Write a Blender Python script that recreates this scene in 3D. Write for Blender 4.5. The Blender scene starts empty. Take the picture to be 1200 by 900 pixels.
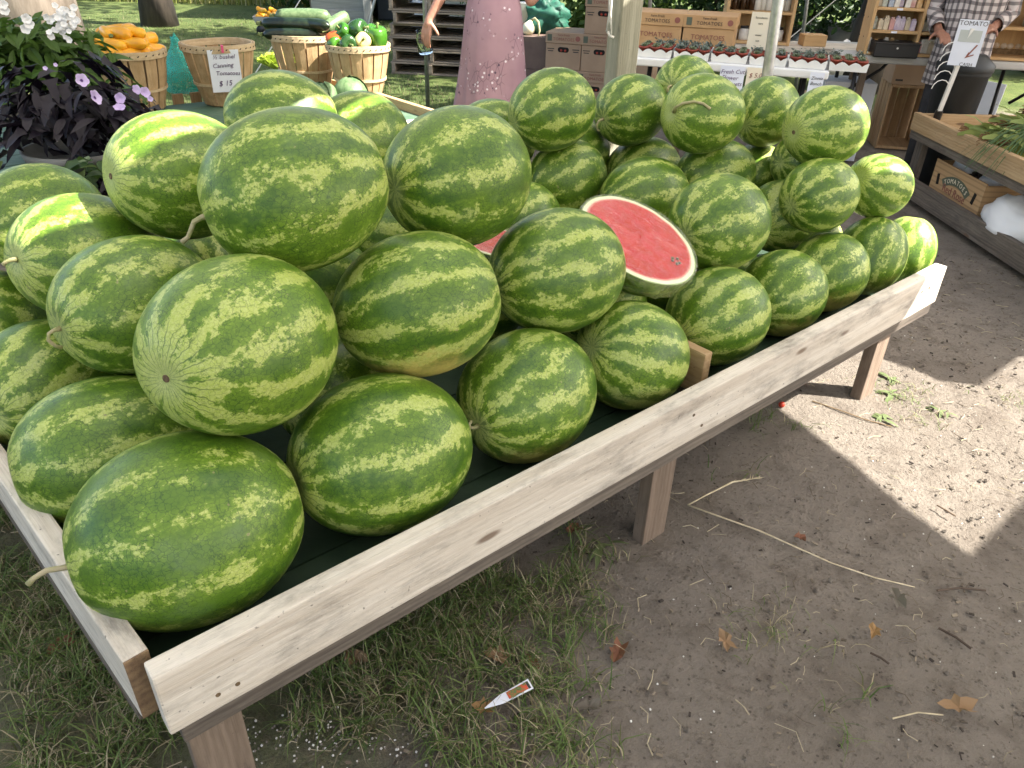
import bpy, bmesh, math, random
from mathutils import Vector, Matrix, Euler, noise as mnoise
random.seed(7)
R = math.radians
scene = bpy.context.scene
C = scene.collection

# ------------------------------------------------------------------ camera
FPX, CX, CY, PITCH, ROLL, CAMH = 880.0, 600.0, 450.0, R(31.3), R(1.7), 1.37
CAM0 = Vector((0, 0, CAMH))
_F = Vector((0, math.cos(PITCH), -math.sin(PITCH)))
_R0 = Vector((1, 0, 0)); _U0 = _R0.cross(_F)
_R = _R0 * math.cos(ROLL) + _U0 * math.sin(ROLL)
_U = -_R0 * math.sin(ROLL) + _U0 * math.cos(ROLL)
cd = bpy.data.cameras.new('camera'); cam = bpy.data.objects.new('camera', cd); C.objects.link(cam)
cd.sensor_width = 36.0; cd.lens = 36.0 * FPX / 1200.0; cd.clip_start = 0.02; cd.clip_end = 2000
m = Matrix((_R, _U, -_F)).transposed().to_4x4(); m.translation = CAM0
cam.matrix_world = m
scene.camera = cam

# ------------------------------------------------------------------ light
SUN_EL = R(48.0)
SUN_H = Vector((0.985, -0.17, 0)).normalized()
SUN_DIR = (SUN_H * math.cos(SUN_EL) + Vector((0, 0, math.sin(SUN_EL)))).normalized()
w = bpy.data.worlds.new('World'); scene.world = w; w.use_nodes = True
wn = w.node_tree; bg = wn.nodes['Background']
sky = wn.nodes.new('ShaderNodeTexSky'); sky.sky_type = 'NISHITA'; sky.sun_disc = False
sky.sun_elevation = SUN_EL; sky.sun_rotation = math.atan2(SUN_H.x, SUN_H.y)
sky.air_density = 1.0; sky.dust_density = 4.0; sky.ozone_density = 1.0
wn.links.new(sky.outputs[0], bg.inputs[0]); bg.inputs[1].default_value = 0.125
sl = bpy.data.lights.new('sun', 'SUN'); sl.energy = 5.0; sl.angle = R(0.5); sl.color = (1, 0.94, 0.85)
so = bpy.data.objects.new('sun', sl); C.objects.link(so)
so.rotation_euler = SUN_DIR.to_track_quat('Z', 'Y').to_euler(); so.location = (6, -2, 9)
scene.view_settings.view_transform = 'Standard'; scene.view_settings.look = 'None'
scene.view_settings.gamma = 1; scene.view_settings.use_curve_mapping = False
scene.view_settings.exposure = 2.08
try:
    scene.cycles.max_bounces = 8; scene.cycles.transparent_max_bounces = 16
    scene.cycles.use_denoising = True
except Exception: pass

# ------------------------------------------------------------------ picture measurements -> places
def ray(u, v): return _F + _R * ((u - CX) / FPX) - _U * ((v - CY) / FPX)
def hit(u, v, z):
    d = ray(u, v); return CAM0 + d * ((z - CAMH) / d.z)
def aty(u, v, y):
    d = ray(u, v); return CAM0 + d * (y / d.y)
A0 = hit(172, 775, .48); B0 = hit(1097, 308, .48)
E1 = (B0 - A0).normalized(); E2 = Vector((-E1.y, E1.x, 0)); TROT = math.atan2(E1.y, E1.x)
def T(a, b, z): return Vector((A0.x, A0.y, 0)) + E1 * a + E2 * b + Vector((0, 0, z))

# ------------------------------------------------------------------ object helpers
def tag(o, label=None, cat=None, group=None, kind=None):
    if label: o['label'] = label
    if cat: o['category'] = cat
    if group: o['group'] = group
    if kind: o['kind'] = kind
    return o
def thing(name, label, cat, loc=(0, 0, 0), rotz=0, group=None, rot=None):
    o = bpy.data.objects.new(name, None); C.objects.link(o)
    o.location = loc; o.rotation_euler = rot if rot is not None else (0, 0, rotz); o.empty_display_size = .1
    return tag(o, label, cat, group)
def mw(o): return o.matrix_basis if o.parent is None else mw(o.parent) @ o.matrix_basis
def place(o, parent, M):
    if parent is not None: o.parent = parent; o.matrix_basis = mw(parent).inverted() @ M
    else: o.matrix_basis = M
    return o
def link(name, me, mat=None, parent=None, M=None, loc=None, rot=None):
    o = bpy.data.objects.new(name, me); C.objects.link(o)
    if mat is not None and len(me.materials) == 0: me.materials.append(mat)
    if parent is not None: o.parent = parent
    if M is not None: place(o, parent, M)
    else:
        if loc is not None: o.location = loc
        if rot is not None: o.rotation_euler = rot
    return o
class MB:
    def __init__(s): s.v = []; s.f = []; s.fm = []
    def add(s, vs, fs, mi=0):
        o = len(s.v); s.v += [tuple(p) for p in vs]
        for f in fs: s.f.append(tuple(i + o for i in f)); s.fm.append(mi)
        return s
    def box(s, c, sz, rot=None, mi=0):
        x, y, z = sz[0] / 2, sz[1] / 2, sz[2] / 2
        vs = [Vector((i * x, j * y, k * z)) for k in (-1, 1) for j in (-1, 1) for i in (-1, 1)]
        if rot is not None:
            q = rot.to_matrix() if isinstance(rot, Euler) else rot
            vs = [q @ p for p in vs]
        c = Vector(c)
        return s.add([p + c for p in vs], [(0, 2, 3, 1), (4, 5, 7, 6), (0, 1, 5, 4), (2, 6, 7, 3), (0, 4, 6, 2), (1, 3, 7, 5)], mi)
    def tube(s, pts, rad, n=8, caps=True, mi=0, sq=1.0):
        pts = [Vector(p) for p in pts]; k = len(pts)
        if not hasattr(rad, '__len__'): rad = [rad] * k
        t = [(pts[min(i + 1, k - 1)] - pts[max(i - 1, 0)]).normalized() for i in range(k)]
        a = Vector((0, 0, 1)) if abs(t[0].z) < .9 else Vector((1, 0, 0))
        nrm = (a - t[0] * a.dot(t[0])).normalized(); vs = []
        for i in range(k):
            nrm = (nrm - t[i] * nrm.dot(t[i])).normalized(); b = t[i].cross(nrm)
            for j in range(n):
                q = 2 * math.pi * j / n
                vs.append(pts[i] + nrm * (math.cos(q) * rad[i]) + b * (math.sin(q) * rad[i] * sq))
        fs = [(i * n + j, i * n + (j + 1) % n, (i + 1) * n + (j + 1) % n, (i + 1) * n + j) for i in range(k - 1) for j in range(n)]
        if caps: fs += [tuple(range(n - 1, -1, -1)), tuple((k - 1) * n + j for j in range(n))]
        return s.add(vs, fs, mi)
    def lathe(s, prof, n=24, M=None, mi=0, lob=None):
        vs = []
        for (r, z) in prof:
            for j in range(n):
                q = 2 * math.pi * j / n; rr = r * (lob(q, z) if lob else 1)
                p = Vector((rr * math.cos(q), rr * math.sin(q), z)); vs.append(M @ p if M is not None else p)
        k = len(prof); fs = [(i * n + j, i * n + (j + 1) % n, (i + 1) * n + (j + 1) % n, (i + 1) * n + j) for i in range(k - 1) for j in range(n)]
        if prof[0][0] > 1e-6: fs.append(tuple(range(n - 1, -1, -1)))
        if prof[-1][0] > 1e-6: fs.append(tuple((k - 1) * n + j for j in range(n)))
        return s.add(vs, fs, mi)
    def mesh(s, name, smooth=False, bev=0, seg=1, weld=False):
        me = bpy.data.meshes.new(name); me.from_pydata(s.v, [], s.f)
        if any(s.fm): me.polygons.foreach_set('material_index', s.fm)
        if bev or weld:
            bm = bmesh.new(); bm.from_mesh(me)
            if weld: bmesh.ops.remove_doubles(bm, verts=bm.verts, dist=1e-5)
            if bev: bmesh.ops.bevel(bm, geom=[e for e in bm.edges if len(e.link_faces) == 2 and e.calc_face_angle(0) > .6], offset=bev, segments=seg, affect='EDGES', profile=.6)
            bm.to_mesh(me); bm.free()
        if smooth: me.polygons.foreach_set('use_smooth', [True] * len(me.polygons))
        return me
    def build(s, name, mat, parent=None, loc=None, rot=None, M=None, smooth=False, bev=0, seg=1):
        me = s.mesh(name, smooth, bev, seg)
        for q in (mat if isinstance(mat, (list, tuple)) else [mat]): me.materials.append(q)
        return link(name, me, None, parent, M, loc, rot)
def frame(x, z):
    """matrix with local X along x, local Z near z"""
    x = Vector(x).normalized(); z = Vector(z); z = (z - x * z.dot(x)).normalized(); y = z.cross(x)
    return Matrix((x, y, z)).transposed()
def board(name, parent, p0, p1, wz, ty, mat, up=(0, 0, 1), bev=.003, warp=0, seed=None):
    """plank from p0 to p1 (centre line, world); wz = size along up, ty = size across"""
    p0, p1 = Vector(p0), Vector(p1); L = (p1 - p0).length
    mb = MB(); mb.box((0, 0, 0), (L, ty, wz))
    me = mb.mesh(name, bev=bev, seg=2); me.materials.append(mat)
    M = frame(p1 - p0, up).to_4x4(); M.translation = (p0 + p1) / 2
    return link(name, me, None, parent, M)
def copy_tree(o, parent=None):
    c = o.copy(); C.objects.link(c); c.parent = parent
    for ch in list(o.children): copy_tree(ch, c)
    return c
def text(name, body, size, mat, parent, loc, rot, align='CENTER', shear=0, ext=.0006, spacing=1.0, lines=1.0):
    cu = bpy.data.curves.new(name, 'FONT'); cu.body = body; cu.size = size; cu.align_x = align; cu.align_y = 'CENTER'
    cu.shear = shear; cu.extrude = ext; cu.resolution_u = 2; cu.space_character = spacing; cu.space_line = lines; cu.offset = -size * .004
    o = bpy.data.objects.new(name, cu)
    C.objects.link(o); dg = bpy.context.evaluated_depsgraph_get()
    me = bpy.data.meshes.new_from_object(o.evaluated_get(dg)); C.objects.unlink(o); bpy.data.objects.remove(o)
    me.materials.clear(); me.materials.append(mat)
    return link(name, me, None, parent, loc=loc, rot=rot)

# ------------------------------------------------------------------ node helpers
class NT:
    def __init__(s, name):
        s.m = bpy.data.materials.new(name); s.m.use_nodes = True; s.t = s.m.node_tree
        s.p = s.t.nodes['Principled BSDF']; s.out = s.t.nodes['Material Output']; s.co = None
    def n(s, typ, props=None, **ins):
        nd = s.t.nodes.new(typ)
        for k, v in (props or {}).items(): setattr(nd, k, v)
        for k, v in ins.items():
            sk = nd.inputs[int(k[1:])] if k[0] == 'i' and k[1:].isdigit() else nd.inputs[k.replace('_', ' ')]
            s.set(sk, v)
        return nd
    def set(s, sk, v):
        if isinstance(v, bpy.types.NodeSocket): s.t.links.new(v, sk)
        elif isinstance(v, (tuple, list)) and sk.type == 'RGBA' and len(v) == 3: sk.default_value = (*v, 1)
        else: sk.default_value = v
    def P(s, **k):
        for a, v in k.items(): s.set(s.p.inputs[a.replace('_', ' ')], v)
        return s.m
    def mth(s, op, a, b=0, c=0):
        return s.n('ShaderNodeMath', {'operation': op}, i0=a, i1=b, i2=c).outputs[0]
    def mix(s, f, a, b, blend='MIX'):
        nd = s.n('ShaderNodeMix', {'data_type': 'RGBA', 'blend_type': blend}); s.set(nd.inputs[0], f); s.set(nd.inputs[6], a); s.set(nd.inputs[7], b)
        return nd.outputs[2]
    def ss(s, v, a, b, lo=0., hi=1., typ='SMOOTHSTEP'):
        return s.n('ShaderNodeMapRange', {'interpolation_type': typ}, Value=v, From_Min=a, From_Max=b, To_Min=lo, To_Max=hi).outputs[0]
    def obj(s):
        if s.co is None: s.co = s.n('ShaderNodeTexCoord').outputs['Object']
        return s.co
    def rnd(s): return s.n('ShaderNodeObjectInfo').outputs['Random']
    def vec(s, v, scale=(1, 1, 1), off=None):
        nd = s.n('ShaderNodeVectorMath', {'operation': 'MULTIPLY'}, i0=v, i1=scale).outputs[0]
        if off is not None: nd = s.n('ShaderNodeVectorMath', {'operation': 'ADD'}, i0=nd, i1=off).outputs[0]
        return nd
    def noise(s, v, scale, detail=3, rough=.55, dist=0, col=False):
        nd = s.n('ShaderNodeTexNoise', None, Vector=v, Scale=scale, Detail=detail, Roughness=rough, Distortion=dist)
        return nd.outputs[1 if col else 0]
    def vor(s, v, scale, feature='F1', rand=1.0, out=0):
        nd = s.n('ShaderNodeTexVoronoi', {'feature': feature}, Vector=v, Scale=scale, Randomness=rand); return nd.outputs[out]
    def bump(s, h, strength=.3, dist=.01):
        return s.n('ShaderNodeBump', None, Strength=strength, Distance=dist, Height=h).outputs[0]
    def sep(s, v):
        return s.n('ShaderNodeSeparateXYZ', None, Vector=v).outputs
    def offs(s, k=37.):
        """per-object offset vector so that copies differ"""
        return s.vec(s.obj(), (1, 1, 1), s.n('ShaderNodeCombineXYZ', None, X=s.mth('MULTIPLY', s.rnd(), k), Y=s.mth('MULTIPLY', s.rnd(), k * 1.7), Z=s.mth('MULTIPLY', s.rnd(), k * .6)).outputs[0])
def mat(name, c1, c2=None, scale=12, rough=.6, bump=0, bscale=60, detail=4, spec=.4, sss=0, stretch=(1, 1, 1), metal=0, lo=.35, hi=.65):
    t = NT(name); v = t.vec(t.offs(), stretch)
    if c2 is not None: col = t.mix(t.ss(t.noise(v, scale, detail), lo, hi), c1, c2)
    else: col = c1
    t.P(Base_Color=col if c2 is not None else (*c1, 1), Roughness=rough, Metallic=metal); t.p.inputs['Specular IOR Level'].default_value = spec
    if bump: t.P(Normal=t.bump(t.noise(v, bscale, 4), bump))
    return t.m
def wood(name, pale, brown, knot=(.12, .07, .04), grain=1.0, rough=.7, dirt=0., dirtc=(.06, .05, .045), knots=True, bands=22, upright=False):
    t = NT(name); o = t.offs()
    if upright: x_, y_, z_ = t.sep(o); o = t.n('ShaderNodeCombineXYZ', None, X=z_, Y=y_, Z=x_).outputs[0]
    v = t.vec(o, (1.1, 9, 9)); n1 = t.noise(v, 2.2, 4, .6, .6)
    n1 = t.noise(t.vec(o, (.7, 15, 15)), 2.4, 6, .65, .25)
    wv = t.n('ShaderNodeTexWave', {'wave_type': 'BANDS', 'bands_direction': 'Z'}, Vector=t.vec(o, (.5, .8, 1)), Scale=bands, Distortion=5, Detail=3, Detail_Scale=1.2, Detail_Roughness=.6).outputs[0]
    f = t.ss(t.mth('ADD', t.mth('MULTIPLY', n1, 1.), t.mth('MULTIPLY', wv, .10 * grain)), .3, .78)
    fine = t.noise(t.vec(o, (6, 260, 260)), 1.5, 2, .6)
    col = t.mix(f, pale, brown); col = t.mix(t.mth('MULTIPLY', t.ss(fine, .5, .75), .35), col, tuple(x * .55 for x in brown))
    if knots:
        kd = t.vor(t.vec(o, (3.2, 11, 11)), 1.0); kf = t.ss(kd, .05, .13, 1, 0); col = t.mix(t.mth('MULTIPLY', kf, .8), col, knot)
    if dirt:
        d = t.ss(t.noise(t.vec(o, (2.5, 7, 7)), 2.6, 6, .7), .62 - dirt * .35, .85); col = t.mix(t.mth('MULTIPLY', d, .8), col, dirtc)
        cr = t.mth('MULTIPLY', t.ss(t.noise(t.vec(o, (1.1, 55, 55)), 1.3, 3, .6), .70, .74), t.ss(t.noise(t.vec(o, (3, 8, 8)), 1.5, 2), .5, .6)); col = t.mix(t.mth('MULTIPLY', cr, .75), col, dirtc)
        sp = t.ss(t.noise(o, 90, 2), .70, .76); col = t.mix(t.mth('MULTIPLY', sp, .6), col, (.05, .045, .04))
    t.P(Base_Color=col, Roughness=rough); t.p.inputs['Specular IOR Level'].default_value = .25
    t.P(Normal=t.bump(t.mth('ADD', fine, t.mth('MULTIPLY', f, .6)), .35, .004))
    return t.m

M = {}
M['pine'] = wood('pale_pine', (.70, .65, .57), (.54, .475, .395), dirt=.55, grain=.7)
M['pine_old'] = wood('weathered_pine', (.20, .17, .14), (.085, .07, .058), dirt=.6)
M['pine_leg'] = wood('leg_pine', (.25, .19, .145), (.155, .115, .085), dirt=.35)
M['endgrain'] = wood('orange_end_grain', (.27, .18, .10), (.14, .09, .055), dirt=.4)
M['post'] = wood('treated_post', (.36, .345, .27), (.22, .21, .155), dirt=.1, bands=30)
M['pallet'] = wood('pallet_wood', (.34, .27, .19), (.17, .14, .11), dirt=.35, knots=False)
M['stave'] = wood('basket_stave', (.50, .345, .19), (.36, .235, .115), dirt=.25, knots=False, upright=True)
M['hoop'] = wood('basket_hoop', (.60, .47, .30), (.45, .33, .19), dirt=.2, knots=False)
M['ply'] = wood('shelf_plywood', (.56, .37, .185), (.47, .29, .135), knots=False, grain=.3)
M['crate'] = wood('crate_wood', (.47, .32, .18), (.33, .21, .11), dirt=.2)
M['stand'] = wood('stand_pine', (.50, .36, .21), (.36, .235, .12), dirt=.2)
M['green_paint'] = mat('green_floor_paint', (.020, .046, .027), (.040, .072, .044), 7, .7, .2, 40)
M['green_bench'] = mat('green_bench_paint', (.06, .12, .075), (.10, .16, .11), 7, .6, .2, 40)
M['card'] = mat('brown_cardboard', (.33, .225, .145), (.375, .26, .17), 5, .85, .05, 90)
M['card2'] = mat('tan_cardboard', (.50, .31, .15), (.44, .265, .125), 5, .85, .05, 90)
M['carddark'] = mat('dark_cardboard', (.13, .085, .07), (.16, .11, .085), 5, .85)
M['ink_red'] = mat('red_ink', (.26, .10, .075), rough=.8)
M['ink_dark'] = mat('dark_ink', (.05, .045, .04), rough=.8)
M['ink_green'] = mat('green_ink', (.10, .115, .08), rough=.8)
M['ink_purple'] = mat('purple_marker', (.10, .05, .13), rough=.7)
M['paper'] = mat('white_paper', (.72, .74, .80), (.66, .68, .75), 3, .8)
M['paper_cream'] = mat('cream_paper', (.74, .66, .50), rough=.8)
M['white_paint'] = mat('white_plastic', (.78, .77, .73), (.70, .69, .65), 4, .45)
M['black'] = mat('black_metal', (.012, .012, .013), rough=.4)
M['dark_hole'] = mat('dark_inside', (.01, .008, .006), rough=.9)
M['steel'] = mat('galvanised_steel', (.42, .44, .46), (.55, .57, .58), 30, .38, metal=.85)
M['grey_plastic'] = mat('grey_table_plastic', (.36, .355, .34), (.42, .41, .39), 5, .5)
M['terra'] = mat('terracotta', (.36, .12, .06), (.28, .085, .045), 8, .75)
M['redpot'] = mat('red_brown_pot', (.30, .06, .035), (.24, .045, .03), 8, .55)
M['rope'] = mat('white_rope', (.75, .73, .68), (.55, .53, .48), 60, .85)
M['stem'] = mat('dry_green_stem', (.30, .30, .13), (.40, .34, .22), 60, .6, .3, 200)
M['scar'] = mat('blossom_scar', (.09, .06, .035), (.16, .11, .06), 80, .8)
# ------------------------------------------------------------------ ground
def build_ground():
    # near field finely divided for a gently uneven surface, stitched into a far sheet
    xs = [-300, -120, -60, -30, -16, -10, -7] + [-5 + i * .15 for i in range(0, 26)] + [-1.15 + i * .0135 for i in range(0, 285)] + [2.75 + i * .15 for i in range(0, 17)] + [5.3, 7, 10, 16, 30, 60, 120, 300]
    ys = [-300, -100, -40, -15, -6, -3, -1.5, -.6, -.2, .1] + [.25 + i * .0135 for i in range(0, 250)] + [3.7 + i * .15 for i in range(0, 28)] + [8, 9, 10, 12, 15, 20, 30, 50, 100, 300]
    vs = []
    for y in ys:
        for x in xs:
            z = 0
            if -5 < x < 5.2 and -1 < y < 7.8: z = (mnoise.noise(Vector((x * 1.3, y * 1.3, 3))) * .010 + mnoise.noise(Vector((x * 4, y * 4, 9))) * .006) - .008
            if -1.2 < x < 2.8 and .2 < y < 3.7:
                q = Vector((x, y, 0)); cl = mnoise.noise(q * 33 + Vector((0, 0, 7))); z += .0034 * mnoise.noise(q * 15) + .0045 * max(0, cl - .12) + .0024 * mnoise.noise(q * 62)
            vs.append((x, y, z))
    nx = len(xs); fs = [(j * nx + i, j * nx + i + 1, (j + 1) * nx + i + 1, (j + 1) * nx + i) for j in range(len(ys) - 1) for i in range(nx - 1)]
    t = NT('trodden_ground'); p = t.obj(); x, y, z = t.sep(p)
    big = t.noise(p, 1.6, 5, .6); mid = t.noise(p, 9, 5, .65); fine = t.noise(p, 70, 5, .75); grit = t.noise(p, 330, 3, .7)
    streak = t.noise(t.vec(p, (30, 70, 1)), 1, 3, .7)
    d1 = t.mix(t.ss(big, .3, .7), (.212, .184, .154), (.262, .230, .194))
    d1 = t.mix(t.mth('MULTIPLY', t.ss(mid, .45, .75), .6), d1, (.105, .083, .066))
    d1 = t.mix(t.mth('MULTIPLY', t.ss(fine, .52, .68), .55), d1, (.060, .048, .039))
    d1 = t.mix(t.mth('MULTIPLY', t.ss(grit, .62, .72), .6), d1, (.30, .26, .21))
    d1 = t.mix(t.mth('MULTIPLY', t.ss(t.vor(p, 42), .10, .16, 1, 0), .55), d1, (.045, .036, .03))
    d1 = t.mix(t.mth('MULTIPLY', t.ss(streak, .62, .70), .35), d1, (.27, .23, .17))
    g1 = t.mix(t.ss(t.noise(p, 3, 6, .7), .3, .7), (.055, .085, .024), (.110, .145, .042))
    g1 = t.mix(t.mth('MULTIPLY', t.ss(t.noise(p, 26, 5, .75), .5, .66), .7), g1, (.15, .125, .065))
    g1 = t.mix(t.mth('MULTIPLY', t.ss(t.noise(p, 90, 4, .75), .5, .62), .6), g1, (.03, .045, .015))
    edge = t.mth('ADD', t.mth('MULTIPLY', big, 1.6), -.8)
    # lawn to the west of the trodden lane and beyond the stalls
    ga = t.ss(t.mth('ADD', x, edge), .05, -.45)
    nearx = t.ss(y, 2.4, 3.2)
    gb = t.ss(t.mth('ADD', y, edge), 6.6, 8.0)
    ga = t.mth('MULTIPLY', ga, t.ss(y, 2.2, 3.6, .55, 1.))
    g = t.mth('MAXIMUM', ga, gb)
    t.P(Base_Color=t.mix(g, d1, g1), Roughness=.95); t.p.inputs['Specular IOR Level'].default_value = .15
    h = t.mth('ADD', t.mth('MULTIPLY', mid, .5), t.mth('ADD', t.mth('MULTIPLY', fine, .45), t.mth('MULTIPLY', grit, .12)))
    t.P(Normal=t.bump(h, 1.0, .035))
    M['ground'] = t.m
    me = bpy.data.meshes.new('ground'); me.from_pydata(vs, [], fs); me.materials.append(t.m)
    me.polygons.foreach_set('use_smooth', [True] * len(me.polygons))
    tag(link('ground', me), 'trodden brown dirt and worn lawn of the market', None, None, 'structure')
build_ground()

# ------------------------------------------------------------------ canopies that shade the stalls (above the frame)
def fabric():
    t = NT('white_canopy_fabric'); v = t.noise(t.obj(), 4, 4)
    t.P(Base_Color=t.mix(v, (.74, .73, .70), (.80, .79, .77)), Roughness=.8)
    tr = t.n('ShaderNodeBsdfTranslucent', None, Color=(.80, .78, .74, 1))
    mx = t.n('ShaderNodeMixShader', None, i0=.22, i1=t.p.outputs[0], i2=tr.outputs[0]); t.t.links.new(mx.outputs[0], t.out.inputs[0])
    return t.m
M['fabric'] = fabric()
ZE = 2.3
SH = ZE / math.tan(SUN_EL)
def canopy(label, poly, rise, legs):
    """poly: eave corners in table coordinates"""
    pts = [T(a, b, ZE) for a, b in poly]; c = sum(pts, Vector()) / len(pts)
    o = thing('market_canopy', label, 'canopy', (c.x, c.y, 0), 0, None)
    mb = MB(); n = len(pts); ap = Vector((0, 0, ZE + rise)); L = [p - Vector((c.x, c.y, 0)) for p in pts]
    mb.add(L + [ap], [(i, (i + 1) % n, n) for i in range(n)])
    mb.build('roof_fabric', M['fabric'], o)
    vb = MB()
    for i in range(n):
        a, b = L[i], L[(i + 1) % n]; dn = Vector((0, 0, -.16)); vb.add([a, b, b + dn, a + dn], [(0, 1, 2, 3)])
    vb.build('valance', M['fabric'], o)
    for a, b in legs:
        q = T(a, b, 0) - Vector((c.x, c.y, 0)); lb = MB(); lb.tube([q, q + Vector((0, 0, ZE))], .02, 8); lb.build('leg', M['steel'], o, smooth=True)
    for i in range(n):
        fb = MB(); fb.tube([L[i], ap - Vector((0, 0, .02))], .012, 6); fb.build('rafter', M['steel'], o)
    return o
canopy('unseen white canopy over the watermelon table, edge cut to place sun patches', [(3.02, -2.10), (3.26, -1.25), (3.27, -.98), (3.05, -.82), (2.84, -.58), (3.12, -.34), (3.30, .62), (2.60, .40), (1.75, .05), (1.10, -.21), (-2.6, -.40), (-2.6, -2.10)], .35, [(-2.5, -.9)])  # out of view; eave outline notched so that chosen melons catch the sun
canopy('unseen white canopy added to shade the basket table and potted plants', [(-2.6, .02), (1.35, .10), (2.10, .36), (2.75, .72), (2.75, 3.6), (-2.6, 3.6)], .4, [(-2.5, 3.5), (-2.5, .2)])  # made-up tent out of view, added to shade baskets, plants and rear melons
canopy('white fabric canopy shading the dirt lane', [(-2.6, -2.14), (6.6, -2.14), (6.6, -5.2), (-2.6, -5.2)], .5, [(-2.5, -5.1), (6.5, -5.1)])
canopy('white fabric canopy over the craft and plant stalls', [(3.98, -1.68), (9.4, -1.68), (9.4, 3.4), (3.98, 3.4)], .6, [(9.3, 3.3), (9.3, -1.6)])

# ------------------------------------------------------------------ watermelon table
def melon_table():
    c = T(1.22, .6, 0); o = thing('melon_table', 'long wooden display tray on legs piled with watermelons', 'table', (c.x, c.y, 0), TROT)
    f = board('front_board', o, T(-.005, -.017, .4175), T(2.455, -.017, .4175), .125, .038, M['pine'], bev=.004); f['label'] = 'pale bleached front board of the tray'
    for a_ in (.07, .10, 1.18, 1.22, 2.31, 2.36):
        sc_ = MB(); sc_.lathe([(1e-5, 0), (.0042, 0), (.0038, .0016), (1e-5, .0012)], 10); Ms = Matrix.Translation(T(a_, -.0355, .385 + .045 * (a_ * 10 % 2 > 1))) @ frame(E1, E2).to_4x4() @ Matrix.Rotation(R(180), 4, 'X'); sc_.build('screw', M['scar'], f, M=Ms)
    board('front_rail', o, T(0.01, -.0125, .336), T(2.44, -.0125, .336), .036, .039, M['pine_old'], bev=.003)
    L0 = hit(0, 565, .48); L1 = hit(142, 777, .48); ld = (L0 - L1).normalized(); ln = Vector((ld.y, -ld.x, 0))
    s = L1 + ln * .019 + Vector((0, 0, -.0625))
    b = board('side_board', o, s, s + ld * 1.24, .125, .036, M['pine'], bev=.004)
    b['label'] = 'pale side board with an orange end'
    e = MB(); e.box((0, 0, 0), (.003, .0345, .122)); Me = frame(-ld, (0, 0, 1)).to_4x4(); Me.translation = s - ld * .0015
    e.build('end_grain', M['endgrain'], b, M=Me)
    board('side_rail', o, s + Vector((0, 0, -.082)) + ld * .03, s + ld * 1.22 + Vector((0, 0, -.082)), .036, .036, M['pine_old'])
    board('back_board', o, T(-.1, 1.235, .4175), T(2.455, 1.235, .4175), .125, .038, M['pine'])
    board('end_board', o, T(2.52, .32, .405), T(2.52, 1.21, .405), .09, .036, M['pine'])
    board('divider_board', o, T(1.340, .055, .438), T(1.340, .30, .438), .118, .028, M['stand'], bev=.004)
    board('divider_block', o, T(1.36, .020, .373), T(1.36, .13, .373), .024, .06, M['pine_old'])
    # floor: painted boards laid side by side
    k = 8
    def side(y): q = L1 + ln * .037; d_ = q - T(0, 0, .48); return d_.dot(E1) + ld.dot(E1) / ld.dot(E2) * (y - d_.dot(E2)) + .002
    for i in range(k):
        y0 = .008 + i * (1.204 / k); y1 = y0 + 1.204 / k - .004
        mb = MB(); q = [T(side(y0), y0, 0), T(2.50, y0, 0), T(2.50, y1, 0), T(side(y1), y1, 0)]
        mb.add([p + Vector((0, 0, .340)) for p in q] + [p + Vector((0, 0, .360 + .001 * (i % 2))) for p in q], [(3, 2, 1, 0), (4, 5, 6, 7), (0, 1, 5, 4), (1, 2, 6, 5), (2, 3, 7, 6), (3, 0, 4, 7)])
        mb.build('floor_plank', M['green_paint'], o, M=Matrix())
    for a, b in ((.065, .045), (1.20, .05), (2.33, .055), (.02, 1.19), (1.20, 1.19), (2.33, 1.19)):
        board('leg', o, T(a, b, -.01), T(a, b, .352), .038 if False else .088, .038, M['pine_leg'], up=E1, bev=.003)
    for a in (.10, 1.20, 2.33):
        board('cross_brace', o, T(a + .06, .1, .325), T(a + .06, 1.2, .325), .07, .036, M['pine_old'])
    return o
melon_table()

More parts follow.
